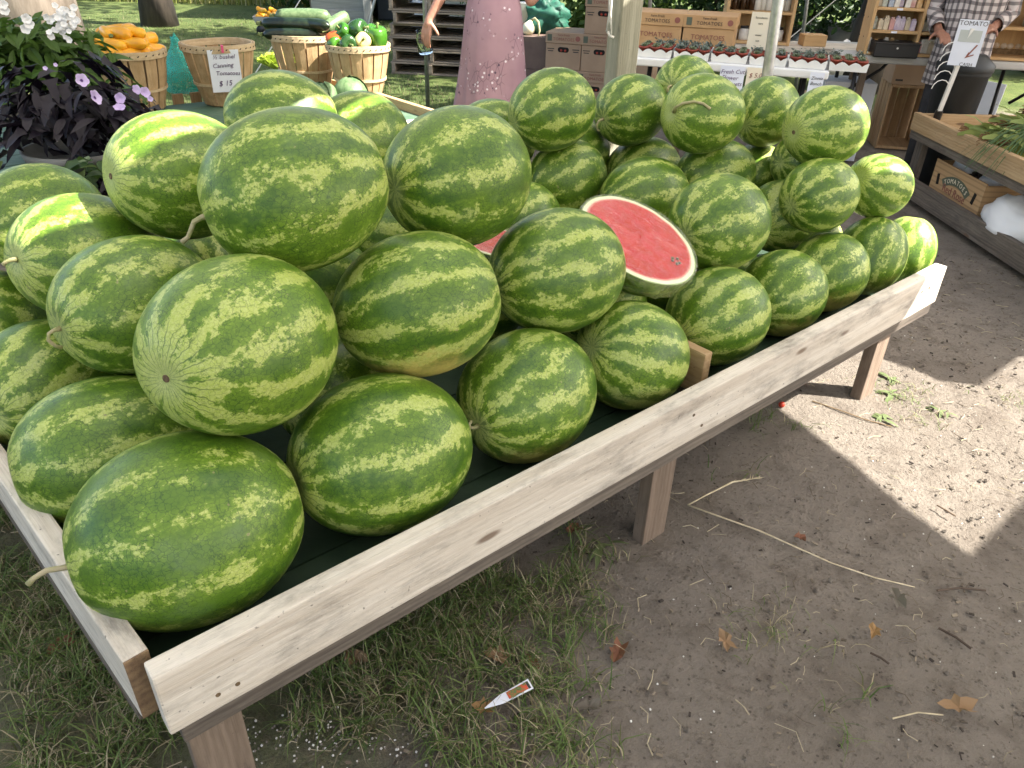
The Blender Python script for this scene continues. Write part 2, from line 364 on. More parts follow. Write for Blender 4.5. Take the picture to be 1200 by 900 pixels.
# ------------------------------------------------------------------ watermelons
def melon_material():
    t = NT('watermelon_rind'); oi = t.n('ShaderNodeObjectInfo'); col = t.n('ShaderNodeSeparateColor', None, Color=oi.outputs['Color']).outputs
    tone, wid, yel = col[0], col[1], col[2]; seed = oi.outputs['Alpha']
    p0 = t.obj(); p = t.vec(p0, (1, 1, 1), t.n('ShaderNodeCombineXYZ', None, X=t.mth('MULTIPLY', seed, 17.), Y=t.mth('MULTIPLY', seed, 31.), Z=t.mth('MULTIPLY', seed, 7.)).outputs[0])
    x, y, z = t.sep(p0); phi = t.mth('ARCTAN2', y, x)
    ln = t.n('ShaderNodeVectorMath', {'operation': 'LENGTH'}, i0=p0).outputs['Value']; cz = t.mth('DIVIDE', z, ln)
    N = t.mth('ROUND', t.mth('ADD', 10., t.mth('MULTIPLY', t.mth('FRACT', t.mth('MULTIPLY', seed, 5.37)), 4.)))
    warp = t.mth('MULTIPLY', t.mth('SUBTRACT', t.noise(p, 15, 3, .6), .5), .8)
    warp2 = t.mth('MULTIPLY', t.mth('SUBTRACT', t.noise(p, 60, 4, .7), .5), .6)
    ph = t.mth('ADD', t.mth('ADD', t.mth('MULTIPLY', t.mth('DIVIDE', phi, 2 * math.pi), N), warp), t.mth('ADD', warp2, seed))
    tri = t.mth('SUBTRACT', 1., t.mth('MULTIPLY', t.mth('ABSOLUTE', t.mth('SUBTRACT', t.mth('FRACT', ph), .5)), 2.))   # 0 edge .. 1 centre of a pale stripe
    stretch = t.vec(p, (1, 1, .5))
    wn_ = t.noise(stretch, 30, 3, .55); strk = t.noise(t.vec(p, (1, 1, .22)), 130, 4, .78)
    cell = t.vor(t.vec(t.n('ShaderNodeVectorMath', {'operation': 'ADD'}, i0=p, i1=t.vec(t.noise(p, 70, 2, .6, col=True), (.012, .012, .012))).outputs[0], (1, 1, 1)), 150, 'F1')
    jag = t.noise(p, 150, 4, .78)
    pole = t.ss(t.mth('ABSOLUTE', cz), .80, .985)
    val = t.mth('ADD', tri, t.mth('MULTIPLY', t.mth('SUBTRACT', wn_, .5), 2.35))
    val = t.mth('ADD', val, t.mth('MULTIPLY', t.mth('ADD', t.mth('MULTIPLY', t.mth('SUBTRACT', jag, .5), 1.05), t.mth('MULTIPLY', t.mth('SUBTRACT', strk, .5), 1.25)), 1.))
    val = t.mth('ADD', val, t.mth('MULTIPLY', t.mth('SUBTRACT', .45, cell), .30))
    val = t.mth('ADD', val, t.mth('MULTIPLY', pole, t.mth('ADD', .28, t.mth('MULTIPLY', tone, 1.2))))
    th = t.mth('SUBTRACT', .90, t.mth('MULTIPLY', wid, .55))
    mask = t.ss(t.mth('SUBTRACT', val, th), -.08, .22)
    half_mask = t.mth('MULTIPLY', t.ss(t.mth('SUBTRACT', val, th), -.85, .1), .72)
    lown = t.noise(p, 9, 3, .6)
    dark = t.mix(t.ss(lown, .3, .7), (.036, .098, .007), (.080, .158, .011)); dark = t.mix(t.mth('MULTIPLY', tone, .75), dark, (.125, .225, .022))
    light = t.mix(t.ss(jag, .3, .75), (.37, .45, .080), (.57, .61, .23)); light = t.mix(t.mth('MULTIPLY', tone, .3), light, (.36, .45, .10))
    lk = t.ss(t.noise(p, 420, 3, .7), .35, .7)
    light = t.mix(t.mth('MULTIPLY', lk, .22), light, (.20, .33, .055))
    c = t.mix(half_mask, dark, (.160, .265, .022)); c = t.mix(t.mth('MULTIPLY', mask, .80), c, light)
    # fine vein net
    dv = t.n('ShaderNodeVectorMath', {'operation': 'ADD'}, i0=p, i1=t.vec(t.noise(p, 120, 2, .6, col=True), (.010, .010, .010))).outputs[0]
    e = t.vor(t.vec(dv, (1, 1, .8)), 125, 'DISTANCE_TO_EDGE'); vein = t.mth('MULTIPLY', t.ss(e, .0, .10, 1, 0), t.ss(t.noise(p, 30, 2), .3, .6, .25, .75))
    vein = t.mth('MULTIPLY', vein, t.mth('SUBTRACT', 1., t.mth('MULTIPLY', mask, .45))); c = t.mix(vein, c, (.020, .058, .010))
    # dark hair-lines converging on the ends
    hl = t.mth('FRACT', t.mth('ADD', t.mth('MULTIPLY', phi, 30 / (2 * math.pi)), t.mth('MULTIPLY', t.noise(p, 40, 2), 1.6)))
    hl = t.mth('MULTIPLY', t.ss(t.mth('ABSOLUTE', t.mth('SUBTRACT', hl, .5)), .0, .13, 1, 0), t.mth('MULTIPLY', t.ss(t.mth('ABSOLUTE', cz), .80, .95), .8))
    c = t.mix(hl, c, (.03, .08, .015))
    # pale tinge at the ends, yellow resting spot, waxy bloom
    c = t.mix(t.mth('MULTIPLY', t.ss(t.mth('ABSOLUTE', cz), .955, 1.), .35), c, (.33, .38, .20))
    dn = t.n('ShaderNodeVectorTransform', {'vector_type': 'NORMAL', 'convert_from': 'WORLD', 'convert_to': 'OBJECT'}, i0=(.10, -.52, -.85)).outputs[0]
    dd = t.n('ShaderNodeVectorMath', {'operation': 'DOT_PRODUCT'}, i0=t.n('ShaderNodeVectorMath', {'operation': 'NORMALIZE'}, i0=p0).outputs[0], i1=dn).outputs['Value']
    ys = t.mth('MULTIPLY', t.ss(t.mth('ADD', dd, t.mth('MULTIPLY', t.mth('SUBTRACT', t.noise(p, 25, 5, .7), .5), .9)), .60, 1.05), yel)
    c = t.mix(t.mth('MULTIPLY', ys, .85), c, (.55, .42, .13))
    bl = t.mth('MULTIPLY', t.ss(t.noise(p, 11, 4, .65), .52, .75), .26); c = t.mix(bl, c, (.135, .195, .115))
    sc = t.ss(t.noise(p, 60, 2), .735, .765); c = t.mix(t.mth('MULTIPLY', sc, .55), c, (.26, .22, .12))
    t.P(Base_Color=c, Roughness=t.ss(t.noise(p, 17, 4), .3, .7, .30, .46)); t.p.inputs['Specular IOR Level'].default_value = .46
    t.P(Normal=t.bump(t.mth('ADD', t.mth('MULTIPLY', vein, -.25), t.mth('ADD', t.mth('MULTIPLY', mask, .10), t.mth('MULTIPLY', t.noise(p, 260, 2), .2))), .18, .004))
    return t.m
M['rind'] = melon_material()
def rind_profile(r, k, n=30, t0=0.0):
    pr = []
    for i in range(n + 1):
        th = t0 + (math.pi - t0) * i / n; s = math.sin(th); c_ = math.cos(th)
        s2 = s ** .96 if s > 0 else 0
        zz = k * r * c_ * (1 - .055 * math.exp(-(s / .17) ** 2))
        pr.append((max(r * s2, 1e-7), zz))
    return pr[::-1]
# name: c, r, k, azimuth, tilt of the visible end
MEL = [
('A',-0.519,0.919,0.516,0.157,1.16,3.68,0.00),
('B',-0.241,1.144,0.512,0.151,1.18,3.80,0.07),
('C',-0.747,1.136,0.506,0.145,1.18,3.73,0.03),
('D',-0.449,1.087,0.770,0.147,1.17,4.35,0.14),
('E',-0.189,1.334,0.733,0.140,1.18,3.41,-0.21),
('F',0.035,1.384,0.503,0.142,1.16,4.00,-0.03),
('G',0.093,1.588,0.706,0.138,1.17,3.63,-0.08),
('H',0.287,1.588,0.495,0.133,1.07,3.68,0.41),
('I',-0.396,1.322,0.957,0.141,1.18,3.51,-0.20),
('J',-0.126,1.553,0.923,0.141,1.15,3.87,0.02),
('K',-0.700,1.556,0.909,0.130,1.16,3.97,0.18),
('L',-0.727,1.307,0.729,0.134,1.15,4.10,0.05),
('Mm',-0.913,1.500,0.743,0.136,1.14,4.19,0.29),
('N',-1.103,1.677,0.758,0.126,1.14,4.17,0.12),
('O',-1.008,1.374,0.500,0.138,1.13,4.56,0.10),
('P',-1.229,1.590,0.517,0.133,1.19,4.83,0.94),
('Q',-0.597,1.945,0.938,0.119,1.18,3.46,0.01),
('R',-0.445,2.149,0.852,0.125,1.16,3.86,0.01),
('S',-0.078,2.479,0.787,0.121,1.16,3.71,0.24),
('o1',-0.098,1.904,0.497,0.135,1.16,3.92,0.01),
('o2',-0.375,1.393,0.491,0.129,1.16,4.16,0.20),
('o3',-0.519,1.796,0.502,0.139,1.16,4.44,0.11),
('T',0.095,2.357,0.903,0.118,1.16,3.67,-0.21),
('U',0.366,2.587,0.866,0.112,1.16,3.79,-0.13),
('V',0.563,2.729,0.915,0.104,1.16,4.09,0.18),
('W',0.562,2.412,0.894,0.119,1.10,3.62,0.10),
('X',0.831,2.666,0.858,0.111,1.07,3.89,-0.28),
('Y',0.931,2.379,0.874,0.118,1.09,3.59,-0.06),
('Z',0.154,2.405,0.685,0.117,1.15,3.65,-0.28),
('aa',0.198,2.646,0.710,0.114,1.16,4.20,0.12),
('bb',0.435,2.631,0.648,0.122,1.16,3.65,-0.08),
('cc',0.394,2.301,0.663,0.121,1.17,3.40,-0.12),
('dd',0.647,2.481,0.683,0.118,1.17,3.45,-0.25),
('ee',0.847,2.689,0.636,0.110,1.16,4.20,-0.05),
('ff',0.555,2.000,0.685,0.126,1.09,3.82,-0.05),
('gg',0.868,2.412,0.576,0.111,1.07,3.99,-0.17),
('hh',0.908,2.241,0.699,0.105,1.06,3.64,-0.18),
('ii',1.144,2.386,0.696,0.100,1.07,3.59,0.39),
('jj',1.142,2.306,0.488,0.106,1.14,3.76,-1.19),
('kk',0.963,2.177,0.480,0.114,1.04,3.74,-0.29),
('ll',0.776,2.011,0.479,0.117,1.06,3.84,-0.24),
('mm',0.542,1.819,0.494,0.132,1.08,3.76,-0.22),
('nn',1.304,2.405,0.480,0.094,1.18,1.18,-1.87),
('half',0.299,1.754,0.728,0.132,1.16,2.75,0.59),
('hid',0.952,2.537,0.725,0.099,1.16,3.60,0.09),
('o4',0.216,1.848,0.496,0.133,1.16,3.94,0.07),
('cut2',-0.044,2.393,0.485,0.120,1.15,2.98,0.50),
('f1',-0.458,1.580,0.661,0.123,1.09,3.37,0.17),
('f2',-0.344,1.956,0.657,0.122,1.08,3.24,0.27),
('f3',-0.222,2.222,0.483,0.120,1.08,3.19,0.17),
('f4',-0.461,2.097,0.492,0.123,1.10,6.03,-0.81),
('f5',-0.914,1.717,0.491,0.124,1.10,0.13,-0.63),
('f6',-0.591,1.991,0.690,0.122,1.09,4.16,-0.06),
('f7',0.263,2.710,0.482,0.120,1.08,3.07,-0.02),
('f8',0.583,2.828,0.482,0.120,1.08,2.97,-0.04),
('f9',0.445,2.085,0.482,0.120,1.08,6.04,-0.02),
('f10',0.718,2.568,0.479,0.118,1.08,5.61,0.01),
('f11',0.340,2.452,0.485,0.121,1.09,5.88,-0.32),
('f12',-0.724,1.469,0.493,0.124,1.09,0.93,0.73),
('f13',0.176,2.266,0.485,0.121,1.08,3.48,-0.15),
('f15',0.009,2.119,0.634,0.121,1.09,4.04,0.02)
]
q_ = aty(243, 306, 1.80); MEL.append(('f16', q_.x, q_.y, q_.z, .112, 1.15, 2.2, 0.))
for nm_, a_, b_, z_, r_ in (('f17', 1.88, .40, .465, .10), ('f18', 2.36, .38, .460, .098)): q_ = T(a_, b_, z_); MEL.append((nm_, q_.x, q_.y, q_.z, r_, 1.06, 1.0, 0.))
# key: (tone, stripe width, yellow), visible end, label
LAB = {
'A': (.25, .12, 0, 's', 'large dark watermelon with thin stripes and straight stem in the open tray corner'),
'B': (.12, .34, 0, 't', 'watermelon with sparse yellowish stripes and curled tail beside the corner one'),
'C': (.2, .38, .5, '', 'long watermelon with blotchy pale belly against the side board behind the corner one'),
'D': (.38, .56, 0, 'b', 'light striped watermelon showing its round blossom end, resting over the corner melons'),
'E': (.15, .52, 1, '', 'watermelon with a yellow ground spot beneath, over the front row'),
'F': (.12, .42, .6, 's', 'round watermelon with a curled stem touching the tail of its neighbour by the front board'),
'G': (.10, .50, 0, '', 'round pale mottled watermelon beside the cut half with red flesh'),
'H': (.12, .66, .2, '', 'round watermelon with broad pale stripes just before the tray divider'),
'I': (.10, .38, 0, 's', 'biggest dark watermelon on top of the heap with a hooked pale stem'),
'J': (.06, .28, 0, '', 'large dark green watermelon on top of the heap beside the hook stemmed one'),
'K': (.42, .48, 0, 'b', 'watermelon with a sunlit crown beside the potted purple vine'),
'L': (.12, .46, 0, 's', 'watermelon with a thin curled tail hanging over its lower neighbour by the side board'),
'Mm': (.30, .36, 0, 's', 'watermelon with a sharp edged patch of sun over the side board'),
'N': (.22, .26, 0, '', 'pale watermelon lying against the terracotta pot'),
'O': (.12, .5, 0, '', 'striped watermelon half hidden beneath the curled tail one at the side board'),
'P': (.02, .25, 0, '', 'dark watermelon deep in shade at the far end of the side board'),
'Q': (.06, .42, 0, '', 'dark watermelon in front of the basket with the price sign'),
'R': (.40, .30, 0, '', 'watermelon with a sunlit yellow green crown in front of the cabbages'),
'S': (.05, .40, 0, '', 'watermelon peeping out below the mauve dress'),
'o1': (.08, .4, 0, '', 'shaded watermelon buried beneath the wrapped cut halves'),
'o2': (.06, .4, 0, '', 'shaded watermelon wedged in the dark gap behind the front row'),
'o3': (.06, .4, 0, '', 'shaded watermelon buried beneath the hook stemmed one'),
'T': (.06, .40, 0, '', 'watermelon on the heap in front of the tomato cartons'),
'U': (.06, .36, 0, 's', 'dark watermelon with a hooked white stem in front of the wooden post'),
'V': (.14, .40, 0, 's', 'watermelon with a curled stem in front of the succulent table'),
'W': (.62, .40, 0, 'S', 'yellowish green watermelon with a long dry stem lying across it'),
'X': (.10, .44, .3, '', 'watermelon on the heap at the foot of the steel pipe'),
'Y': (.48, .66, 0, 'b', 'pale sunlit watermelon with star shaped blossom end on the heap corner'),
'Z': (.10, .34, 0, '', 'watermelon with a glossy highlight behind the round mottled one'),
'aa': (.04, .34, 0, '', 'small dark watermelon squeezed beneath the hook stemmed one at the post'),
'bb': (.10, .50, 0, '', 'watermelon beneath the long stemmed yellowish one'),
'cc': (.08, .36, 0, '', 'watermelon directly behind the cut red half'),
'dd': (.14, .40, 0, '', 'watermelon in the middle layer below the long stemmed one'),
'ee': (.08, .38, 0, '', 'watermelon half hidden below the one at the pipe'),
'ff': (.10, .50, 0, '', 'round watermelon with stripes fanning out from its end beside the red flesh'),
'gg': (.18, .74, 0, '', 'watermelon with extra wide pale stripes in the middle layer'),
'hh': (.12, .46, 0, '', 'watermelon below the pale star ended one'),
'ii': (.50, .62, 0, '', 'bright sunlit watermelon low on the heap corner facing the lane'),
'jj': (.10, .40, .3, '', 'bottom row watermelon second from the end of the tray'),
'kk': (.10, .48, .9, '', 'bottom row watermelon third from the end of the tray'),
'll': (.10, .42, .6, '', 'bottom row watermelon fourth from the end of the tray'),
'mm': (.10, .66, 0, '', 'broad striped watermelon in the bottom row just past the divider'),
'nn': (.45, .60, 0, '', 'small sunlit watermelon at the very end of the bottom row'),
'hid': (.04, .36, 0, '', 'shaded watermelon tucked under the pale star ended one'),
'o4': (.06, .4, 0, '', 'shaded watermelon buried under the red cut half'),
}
def axis_matrix(az, el, roll=0):
    ax = Vector((math.cos(az) * math.cos(el), math.sin(az) * math.cos(el), math.sin(el)))
    return (ax.to_track_quat('Z', 'Y').to_matrix() @ Matrix.Rotation(roll, 3, 'Z'))
def stem_part(o, r, k, pts, rad, sign=1):
    mb = MB(); z0 = k * r * .945 * sign
    P_ = [Vector((x, y, z0 + z * sign)) for x, y, z in pts]
    rr = [rad * (1.35 if i == 0 else 1.0 - .35 * i / len(P_)) for i in range(len(P_))]; rr[-1] = rad * .95
    mb.tube(P_, rr, 8); return mb.build('stem', M['stem'], o, smooth=True)
def build_melons():
    for i, (nm, x, y, z, r, k, az, el) in enumerate(MEL):
        if nm in ('half', 'cut2'): continue
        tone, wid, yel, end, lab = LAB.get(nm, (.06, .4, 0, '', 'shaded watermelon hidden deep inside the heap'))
        if nm in ('ll', 'kk', 'gg', 'hh', 'jj', 'ff'): r *= 1.05; z += .005
        rnd = random.Random(i * 7 + 3); ph = [rnd.uniform(0, 6.28) for _ in range(4)]; tp = rnd.uniform(-.035, .035)
        lob = lambda q, zz: 1 + tp * zz / (r * k) + .009 * math.cos(2 * q + ph[3]) + .007 * math.cos(3 * q + ph[0]) + .0035 * math.cos(9 * q + ph[1]) * (1 - abs(zz) / (r * k) * .8) + .005 * math.sin(zz / r * 2.2 + ph[2])
        mb = MB(); mb.lathe(rind_profile(r, k), 48, lob=lob)
        roll = {'D': .6, 'I': 2.0}.get(nm, rnd.uniform(0, 6.28))
        Mx = axis_matrix(az, el, roll).to_4x4(); Mx.translation = (x, y, z)
        o = mb.build('watermelon', M['rind'], None, M=Mx, smooth=True)
        tag(o, lab, 'watermelon', 'watermelons heaped on the wooden tray'); o.color = (tone, wid, yel, (i * .6180339) % 1.0)
        Ri = Mx.to_3x3().inverted()
        dn = Ri @ Vector((0, 0, -1)); lf = Ri @ -_R; rt = Ri @ _R; up = Ri @ _U
        def q(*c): return [(v.x * 1, v.y * 1, v.z) for v in c]
        ez = Vector((0, 0, 1))
        if end == 's':
            lean = {'A': lf * .2, 'I': dn + lf * .3, 'L': dn + rt * .2, 'F': up * .7 + lf * .2, 'Mm': dn * .4, 'U': dn, 'V': dn}.get(nm, dn)
            if nm == 'A': pts = [ez * 0, ez * .012, ez * .035 + up * .004, ez * .052 + dn * .002, ez * .062 + dn * .010]; rad = .0052
            elif nm == 'Mm': pts = [ez * 0, ez * .012, ez * .022 + dn * .004, ez * .03 + dn * .010]; rad = .0045
            elif nm == 'F': pts = [ez * 0, ez * .010, ez * .020 + lean * .006, ez * .022 + lean * .016, ez * .014 + lean * .022]; rad = .0042
            elif nm == 'I': pts = [ez * 0, ez * .012, ez * .024 + lean * .004, ez * .028 + lean * .018, ez * .032 + lean * .030, ez * .042 + lean * .036]; rad = .0052
            else: pts = [ez * 0, ez * .012, ez * .022 + lean * .003, ez * .028 + lean * .014, ez * .022 + lean * .028, ez * .014 + lean * .034]; rad = .0040
            stem_part(o, r, k, q(*pts), rad)
        elif end == 'S':
            iv = Mx.inverted(); sc_ = Vector((1 / r, 1 / r, 1 / (r * k))); pts = []
            for u, v, off in ((790, 131, .0), (793, 127, .010), (802, 122, .010), (814, 120, .008), (824, 122, .006), (832, 128, .005)):
                o_ = iv @ CAM0; d_ = iv.to_3x3() @ ray(u, v); a_ = Vector([p * s for p, s in zip(o_, sc_)]); b_ = Vector([p * s for p, s in zip(d_, sc_)])
                A_, B_, C_ = b_.dot(b_), 2 * a_.dot(b_), a_.dot(a_) - 1; D_ = max(0, B_ * B_ - 4 * A_ * C_); t_ = (-B_ - math.sqrt(D_)) / (2 * A_); h_ = o_ + d_ * t_; pts.append(h_ + h_.normalized() * off)
            mb2 = MB(); mb2.tube(pts, [.0065, .0046, .0042, .0040, .0038, .0045], 8); mb2.build('stem', M['stem'], o, smooth=True)
        elif end == 't':
            u2 = Ri @ _U; mb2 = MB(); b0 = Vector((0, 0, -k * r * .95))
            P_ = [b0, b0 - ez * .010, b0 - ez * .020 + u2 * .004, b0 - ez * .026 - u2 * .008, b0 - ez * .018 - u2 * .018]
            mb2.tube(P_, [.006, .0045, .004, .004, .004], 8); mb2.build('stem', M['stem'], o, smooth=True)
        if end == 'b':
            s = MB(); zt = k * r * .945; s.lathe([(1e-6, zt - .002), (.0065, zt - .001), (.006, zt + .0022), (.0025, zt + .0012), (1e-6, zt + .001)], 12); s.build('blossom_scar', M['scar'], o, smooth=True)
build_melons()

def flesh_material(a, b):
    t = NT('melon_flesh'); p = t.obj(); x, y, z = t.sep(p)
    rr = t.mth('SQRT', t.mth('ADD', t.mth('POWER', t.mth('DIVIDE', x, b), 2.), t.mth('POWER', t.mth('DIVIDE', y, a), 2.)))
    rr = t.mth('ADD', rr, t.mth('MULTIPLY', t.mth('SUBTRACT', t.noise(p, 18, 3), .5), .05))
    n1 = t.noise(p, 40, 5, .7); n2 = t.noise(p, 260, 3, .7)
    red = t.mix(t.ss(n1, .3, .7), (.42, .004, .009), (.54, .014, .020)); red = t.mix(t.mth('MULTIPLY', t.ss(n2, .58, .7), .22), red, (.60, .08, .07))
    core = t.ss(t.noise(t.vec(p, (1, .35, 1)), 22, 3, .6), .58, .72); red = t.mix(t.mth('MULTIPLY', core, .35), red, (.74, .22, .20)); fib = t.ss(t.noise(t.vec(p, (5, 1, 1)), 26, 4, .7, 1.2), .64, .70); red = t.mix(t.mth('MULTIPLY', fib, .45), red, (.85, .50, .46))
    c = t.mix(t.ss(rr, .86, .93), red, (.72, .40, .30)); c = t.mix(t.ss(rr, .90, .935), c, (.72, .74, .50)); c = t.mix(t.ss(rr, .972, .992), c, (.25, .38, .10))
    t.P(Base_Color=c, Roughness=.30); t.p.inputs['Specular IOR Level'].default_value = .12
    t.P(Normal=t.bump(t.mth('ADD', n1, t.mth('MULTIPLY', n2, .4)), .25, .004))
    return t.m
def wrap_material(edge=False):
    t = NT('cling_film_edge' if edge else 'cling_film'); p = t.obj()
    h = t.mth('ADD', t.noise(t.vec(p, (1, .5, 1)), 30, 3, .6), t.mth('MULTIPLY', t.noise(t.vec(p, (3, 1, 1)), 60, 3, .7, 1.5), .5))
    nb = t.bump(h, .8, .012)
    g = t.n('ShaderNodeBsdfGlossy', None, Color=(1, 1, 1, 1), Roughness=.04, Normal=nb); tr = t.n('ShaderNodeBsdfTransparent', None, Color=(.98, .98, .98, 1))
    fr = t.n('ShaderNodeFresnel', None, IOR=1.45, Normal=nb); f = t.mth('MINIMUM', t.mth('ADD', t.mth('MULTIPLY', fr.outputs[0], .26), -.014), .5)
    if edge: f = t.mth('MINIMUM', t.mth('ADD', t.mth('MULTIPLY', fr.outputs[0], 2.6), .04), .7)
    mx = t.n('ShaderNodeMixShader', None, i0=f, i1=tr.outputs[0], i2=g.outputs[0]); t.t.links.new(mx.outputs[0], t.out.inputs[0])
    return t.m
M['film'] = wrap_material(); M['film_edge'] = wrap_material(True)
def half_melon(nm, label, lx, nrm, seed):
    _, x, y, z, r, k, az, el = [q for q in MEL if q[0] == nm][0]
    if nm == 'cut2': r *= .78; q_ = aty(588, 285, 1.80); x, y, z = q_
    L = lx.normalized(); n_ = (nrm - L * nrm.dot(L)).normalized()
    # local: Y = long axis, Z = cut normal (up out of the flesh), X = across
    Xd = L.cross(n_); Mx = Matrix((Xd, L, n_)).transposed().to_4x4(); Mx.translation = (x, y, z)
    o = thing('cut_watermelon', label, 'cut watermelon', (0, 0, 0)); o.matrix_basis = Mx
    a, b = r * k * 1.03, r * 1.0
    # rind bowl: mesh axis is its own Z = long axis, so that the stripes run lengthwise
    mb = MB(); nl, nc = 32, 28; vs = []
    for i in range(nl + 1):
        th = math.pi * i / nl
        for j in range(nc + 1):
            ph = math.pi + math.pi * j / nc
            vs.append((b * math.sin(th) * math.cos(ph), b * math.sin(th) * math.sin(ph), a * math.cos(th)))
    mb.add(vs, [(i * (nc + 1) + j, i * (nc + 1) + j + 1, (i + 1) * (nc + 1) + j + 1, (i + 1) * (nc + 1) + j) for i in range(nl) for j in range(nc)])
    me = mb.mesh('rind', True, weld=True); me.materials.append(M['rind'])
    ro = link('rind', me, None, o); ro.matrix_basis = Matrix(((1, 0, 0, 0), (0, 0, 1, 0), (0, 1, 0, 0), (0, 0, 0, 1))); ro.color = (.12, .45, 0, seed)
    fb = MB(); rings = 14; nn_ = 56; vs = [(0, 0, .004)]
    for i in range(1, rings + 1):
        q = i / rings
        for j in range(nn_):
            t_ = 2 * math.pi * j / nn_; vs.append((b * q * math.cos(t_) * .999, a * q * math.sin(t_) * .999, .004 * (1 - q ** 6) + .0012 * mnoise.noise(Vector((math.cos(t_) * q * 5, math.sin(t_) * q * 5, seed * 9)))))
    fs = [(0, 1 + j, 1 + (j + 1) % nn_) for j in range(nn_)]
    for i in range(rings - 1):
        for j in range(nn_): o1, o2 = 1 + i * nn_, 1 + (i + 1) * nn_; fs.append((o1 + j, o2 + j, o2 + (j + 1) % nn_, o1 + (j + 1) % nn_))
    fb.add(vs, fs); fb.build('flesh', flesh_material(a, b), o, smooth=True)
    # film stretched over the face and crumpled round the rim
    wb = MB(); vs = []; rg = [0.02, .2, .4, .6, .8, .95, 1.02]
    for q in rg:
        for j in range(nn_):
            t_ = 2 * math.pi * j / nn_; vs.append((b * q * math.cos(t_), a * q * math.sin(t_), .0075 + .0025 * mnoise.noise(Vector((math.cos(t_) * q * 6, math.sin(t_) * q * 3, seed * 4))) - (.004 if q > 1 else 0)))
    face = wb; wb = MB(); vs_f = vs; vs = vs[-nn_:]
    for q, dz, am in ((1.035, -.012, .03), (1.02, -.03, .035), (.99, -.05, .03)):
        for j in range(nn_):
            t_ = 2 * math.pi * j / nn_; s_ = q + am * mnoise.noise(Vector((t_ * 9, dz * 60, seed * 5))) + .015 * math.sin(j * 2.1)
            vs.append((b * s_ * math.cos(t_), a * s_ * math.sin(t_), dz + .006 * mnoise.noise(Vector((t_ * 5, 3, seed)))))
    def strip(n_r): return [(i * nn_ + j, i * nn_ + (j + 1) % nn_, (i + 1) * nn_ + (j + 1) % nn_, (i + 1) * nn_ + j) for i in range(n_r - 1) for j in range(nn_)]
    face.add(vs_f, strip(len(rg))); wr_ = face.build('plastic_wrap', M['film'], o, smooth=True)
    wb.add(vs, strip(4)); wb.build('wrap_edge', M['film_edge'], wr_, smooth=True)
    return o, a, b
vd = (CAM0 - Vector((.29, 1.704, .746))).normalized()
imr = (_R - vd * _R.dot(vd)).normalized(); imu = vd.cross(imr)
o, a, b = half_melon('half', 'half watermelon with bright red flesh wrapped in clear film', imr * .85 - imu * .53, vd * .60 + (imr * .53 + imu * .85) * .80, .31)
hb = MB()
for i in range(5): hb.lathe([(1e-6, -.002), (.004, -.001), (.0045, .001), (1e-6, .002)], 8, Matrix.Translation((.012 * math.sin(i * 2.4) * .8, a * .66 + .010 * math.cos(i * 2.4), .0052)))
hb.build('seed_hollow', M['scar'], o, smooth=True)
half_melon('cut2', 'wrapped half watermelon mostly hidden, only a sliver of red showing', imr * .95 - imu * .2, vd * .30 + (imr * .12 + imu * .95) * .9, .77)
# ------------------------------------------------------------------ second display tray (baskets stand on it)
def basket_table():
    c = T(1.1, 3.05, 0); o = thing('basket_table', 'green topped wooden display table carrying the bushel baskets', 'table', (c.x, c.y, 0), TROT)
    for i in range(7):
        y0 = 2.48 + i * .17
        board('top_plank', o, T(-.1, y0 + .083, .475), T(2.28, y0 + .083, .475), .022, .163, M['green_bench'])
    board('end_board', o, T(2.30, 2.47, .475), T(2.30, 3.69, .475), .11, .036, M['stand'])
    board('front_board', o, T(-.1, 2.455, .475), T(2.32, 2.455, .475), .11, .036, M['pine'])
    # slatted back edge
    board('back_rail', o, T(-.1, 3.70, .43), T(2.30, 3.70, .43), .05, .03, M['crate'])
    for i in range(24): board('back_slat', o, T(-.05 + i * .1, 3.722, .405), T(-.05 + i * .1, 3.722, .53), .06, .012, M['crate'], up=E1)
    for a in (.0, 1.15, 2.24):
        for b in (2.5, 3.64): board('leg', o, T(a, b, -.01), T(a, b, .463), .088, .038, M['pine_leg'], up=E1)
basket_table()
def plant_bench():
    c = T(.45, 1.85, 0); o = thing('plant_bench', 'low wooden bench holding the potted plants behind the watermelons', 'bench', (c.x, c.y, 0), TROT)
    for i in range(5): board('top_plank', o, T(-.7, 1.42 + i * .17, .50), T(.9, 1.42 + i * .17, .50), .03, .16, M['pine_old'])
    for a in (-.6, .8):
        for b in (1.42, 2.1): board('leg', o, T(a, b, -.01), T(a, b, .486), .088, .038, M['pine_leg'], up=E1)
        board('cross_rail', o, T(a + .045, 1.36, .45), T(a + .045, 2.16, .45), .07, .03, M['pine_old'])
plant_bench()

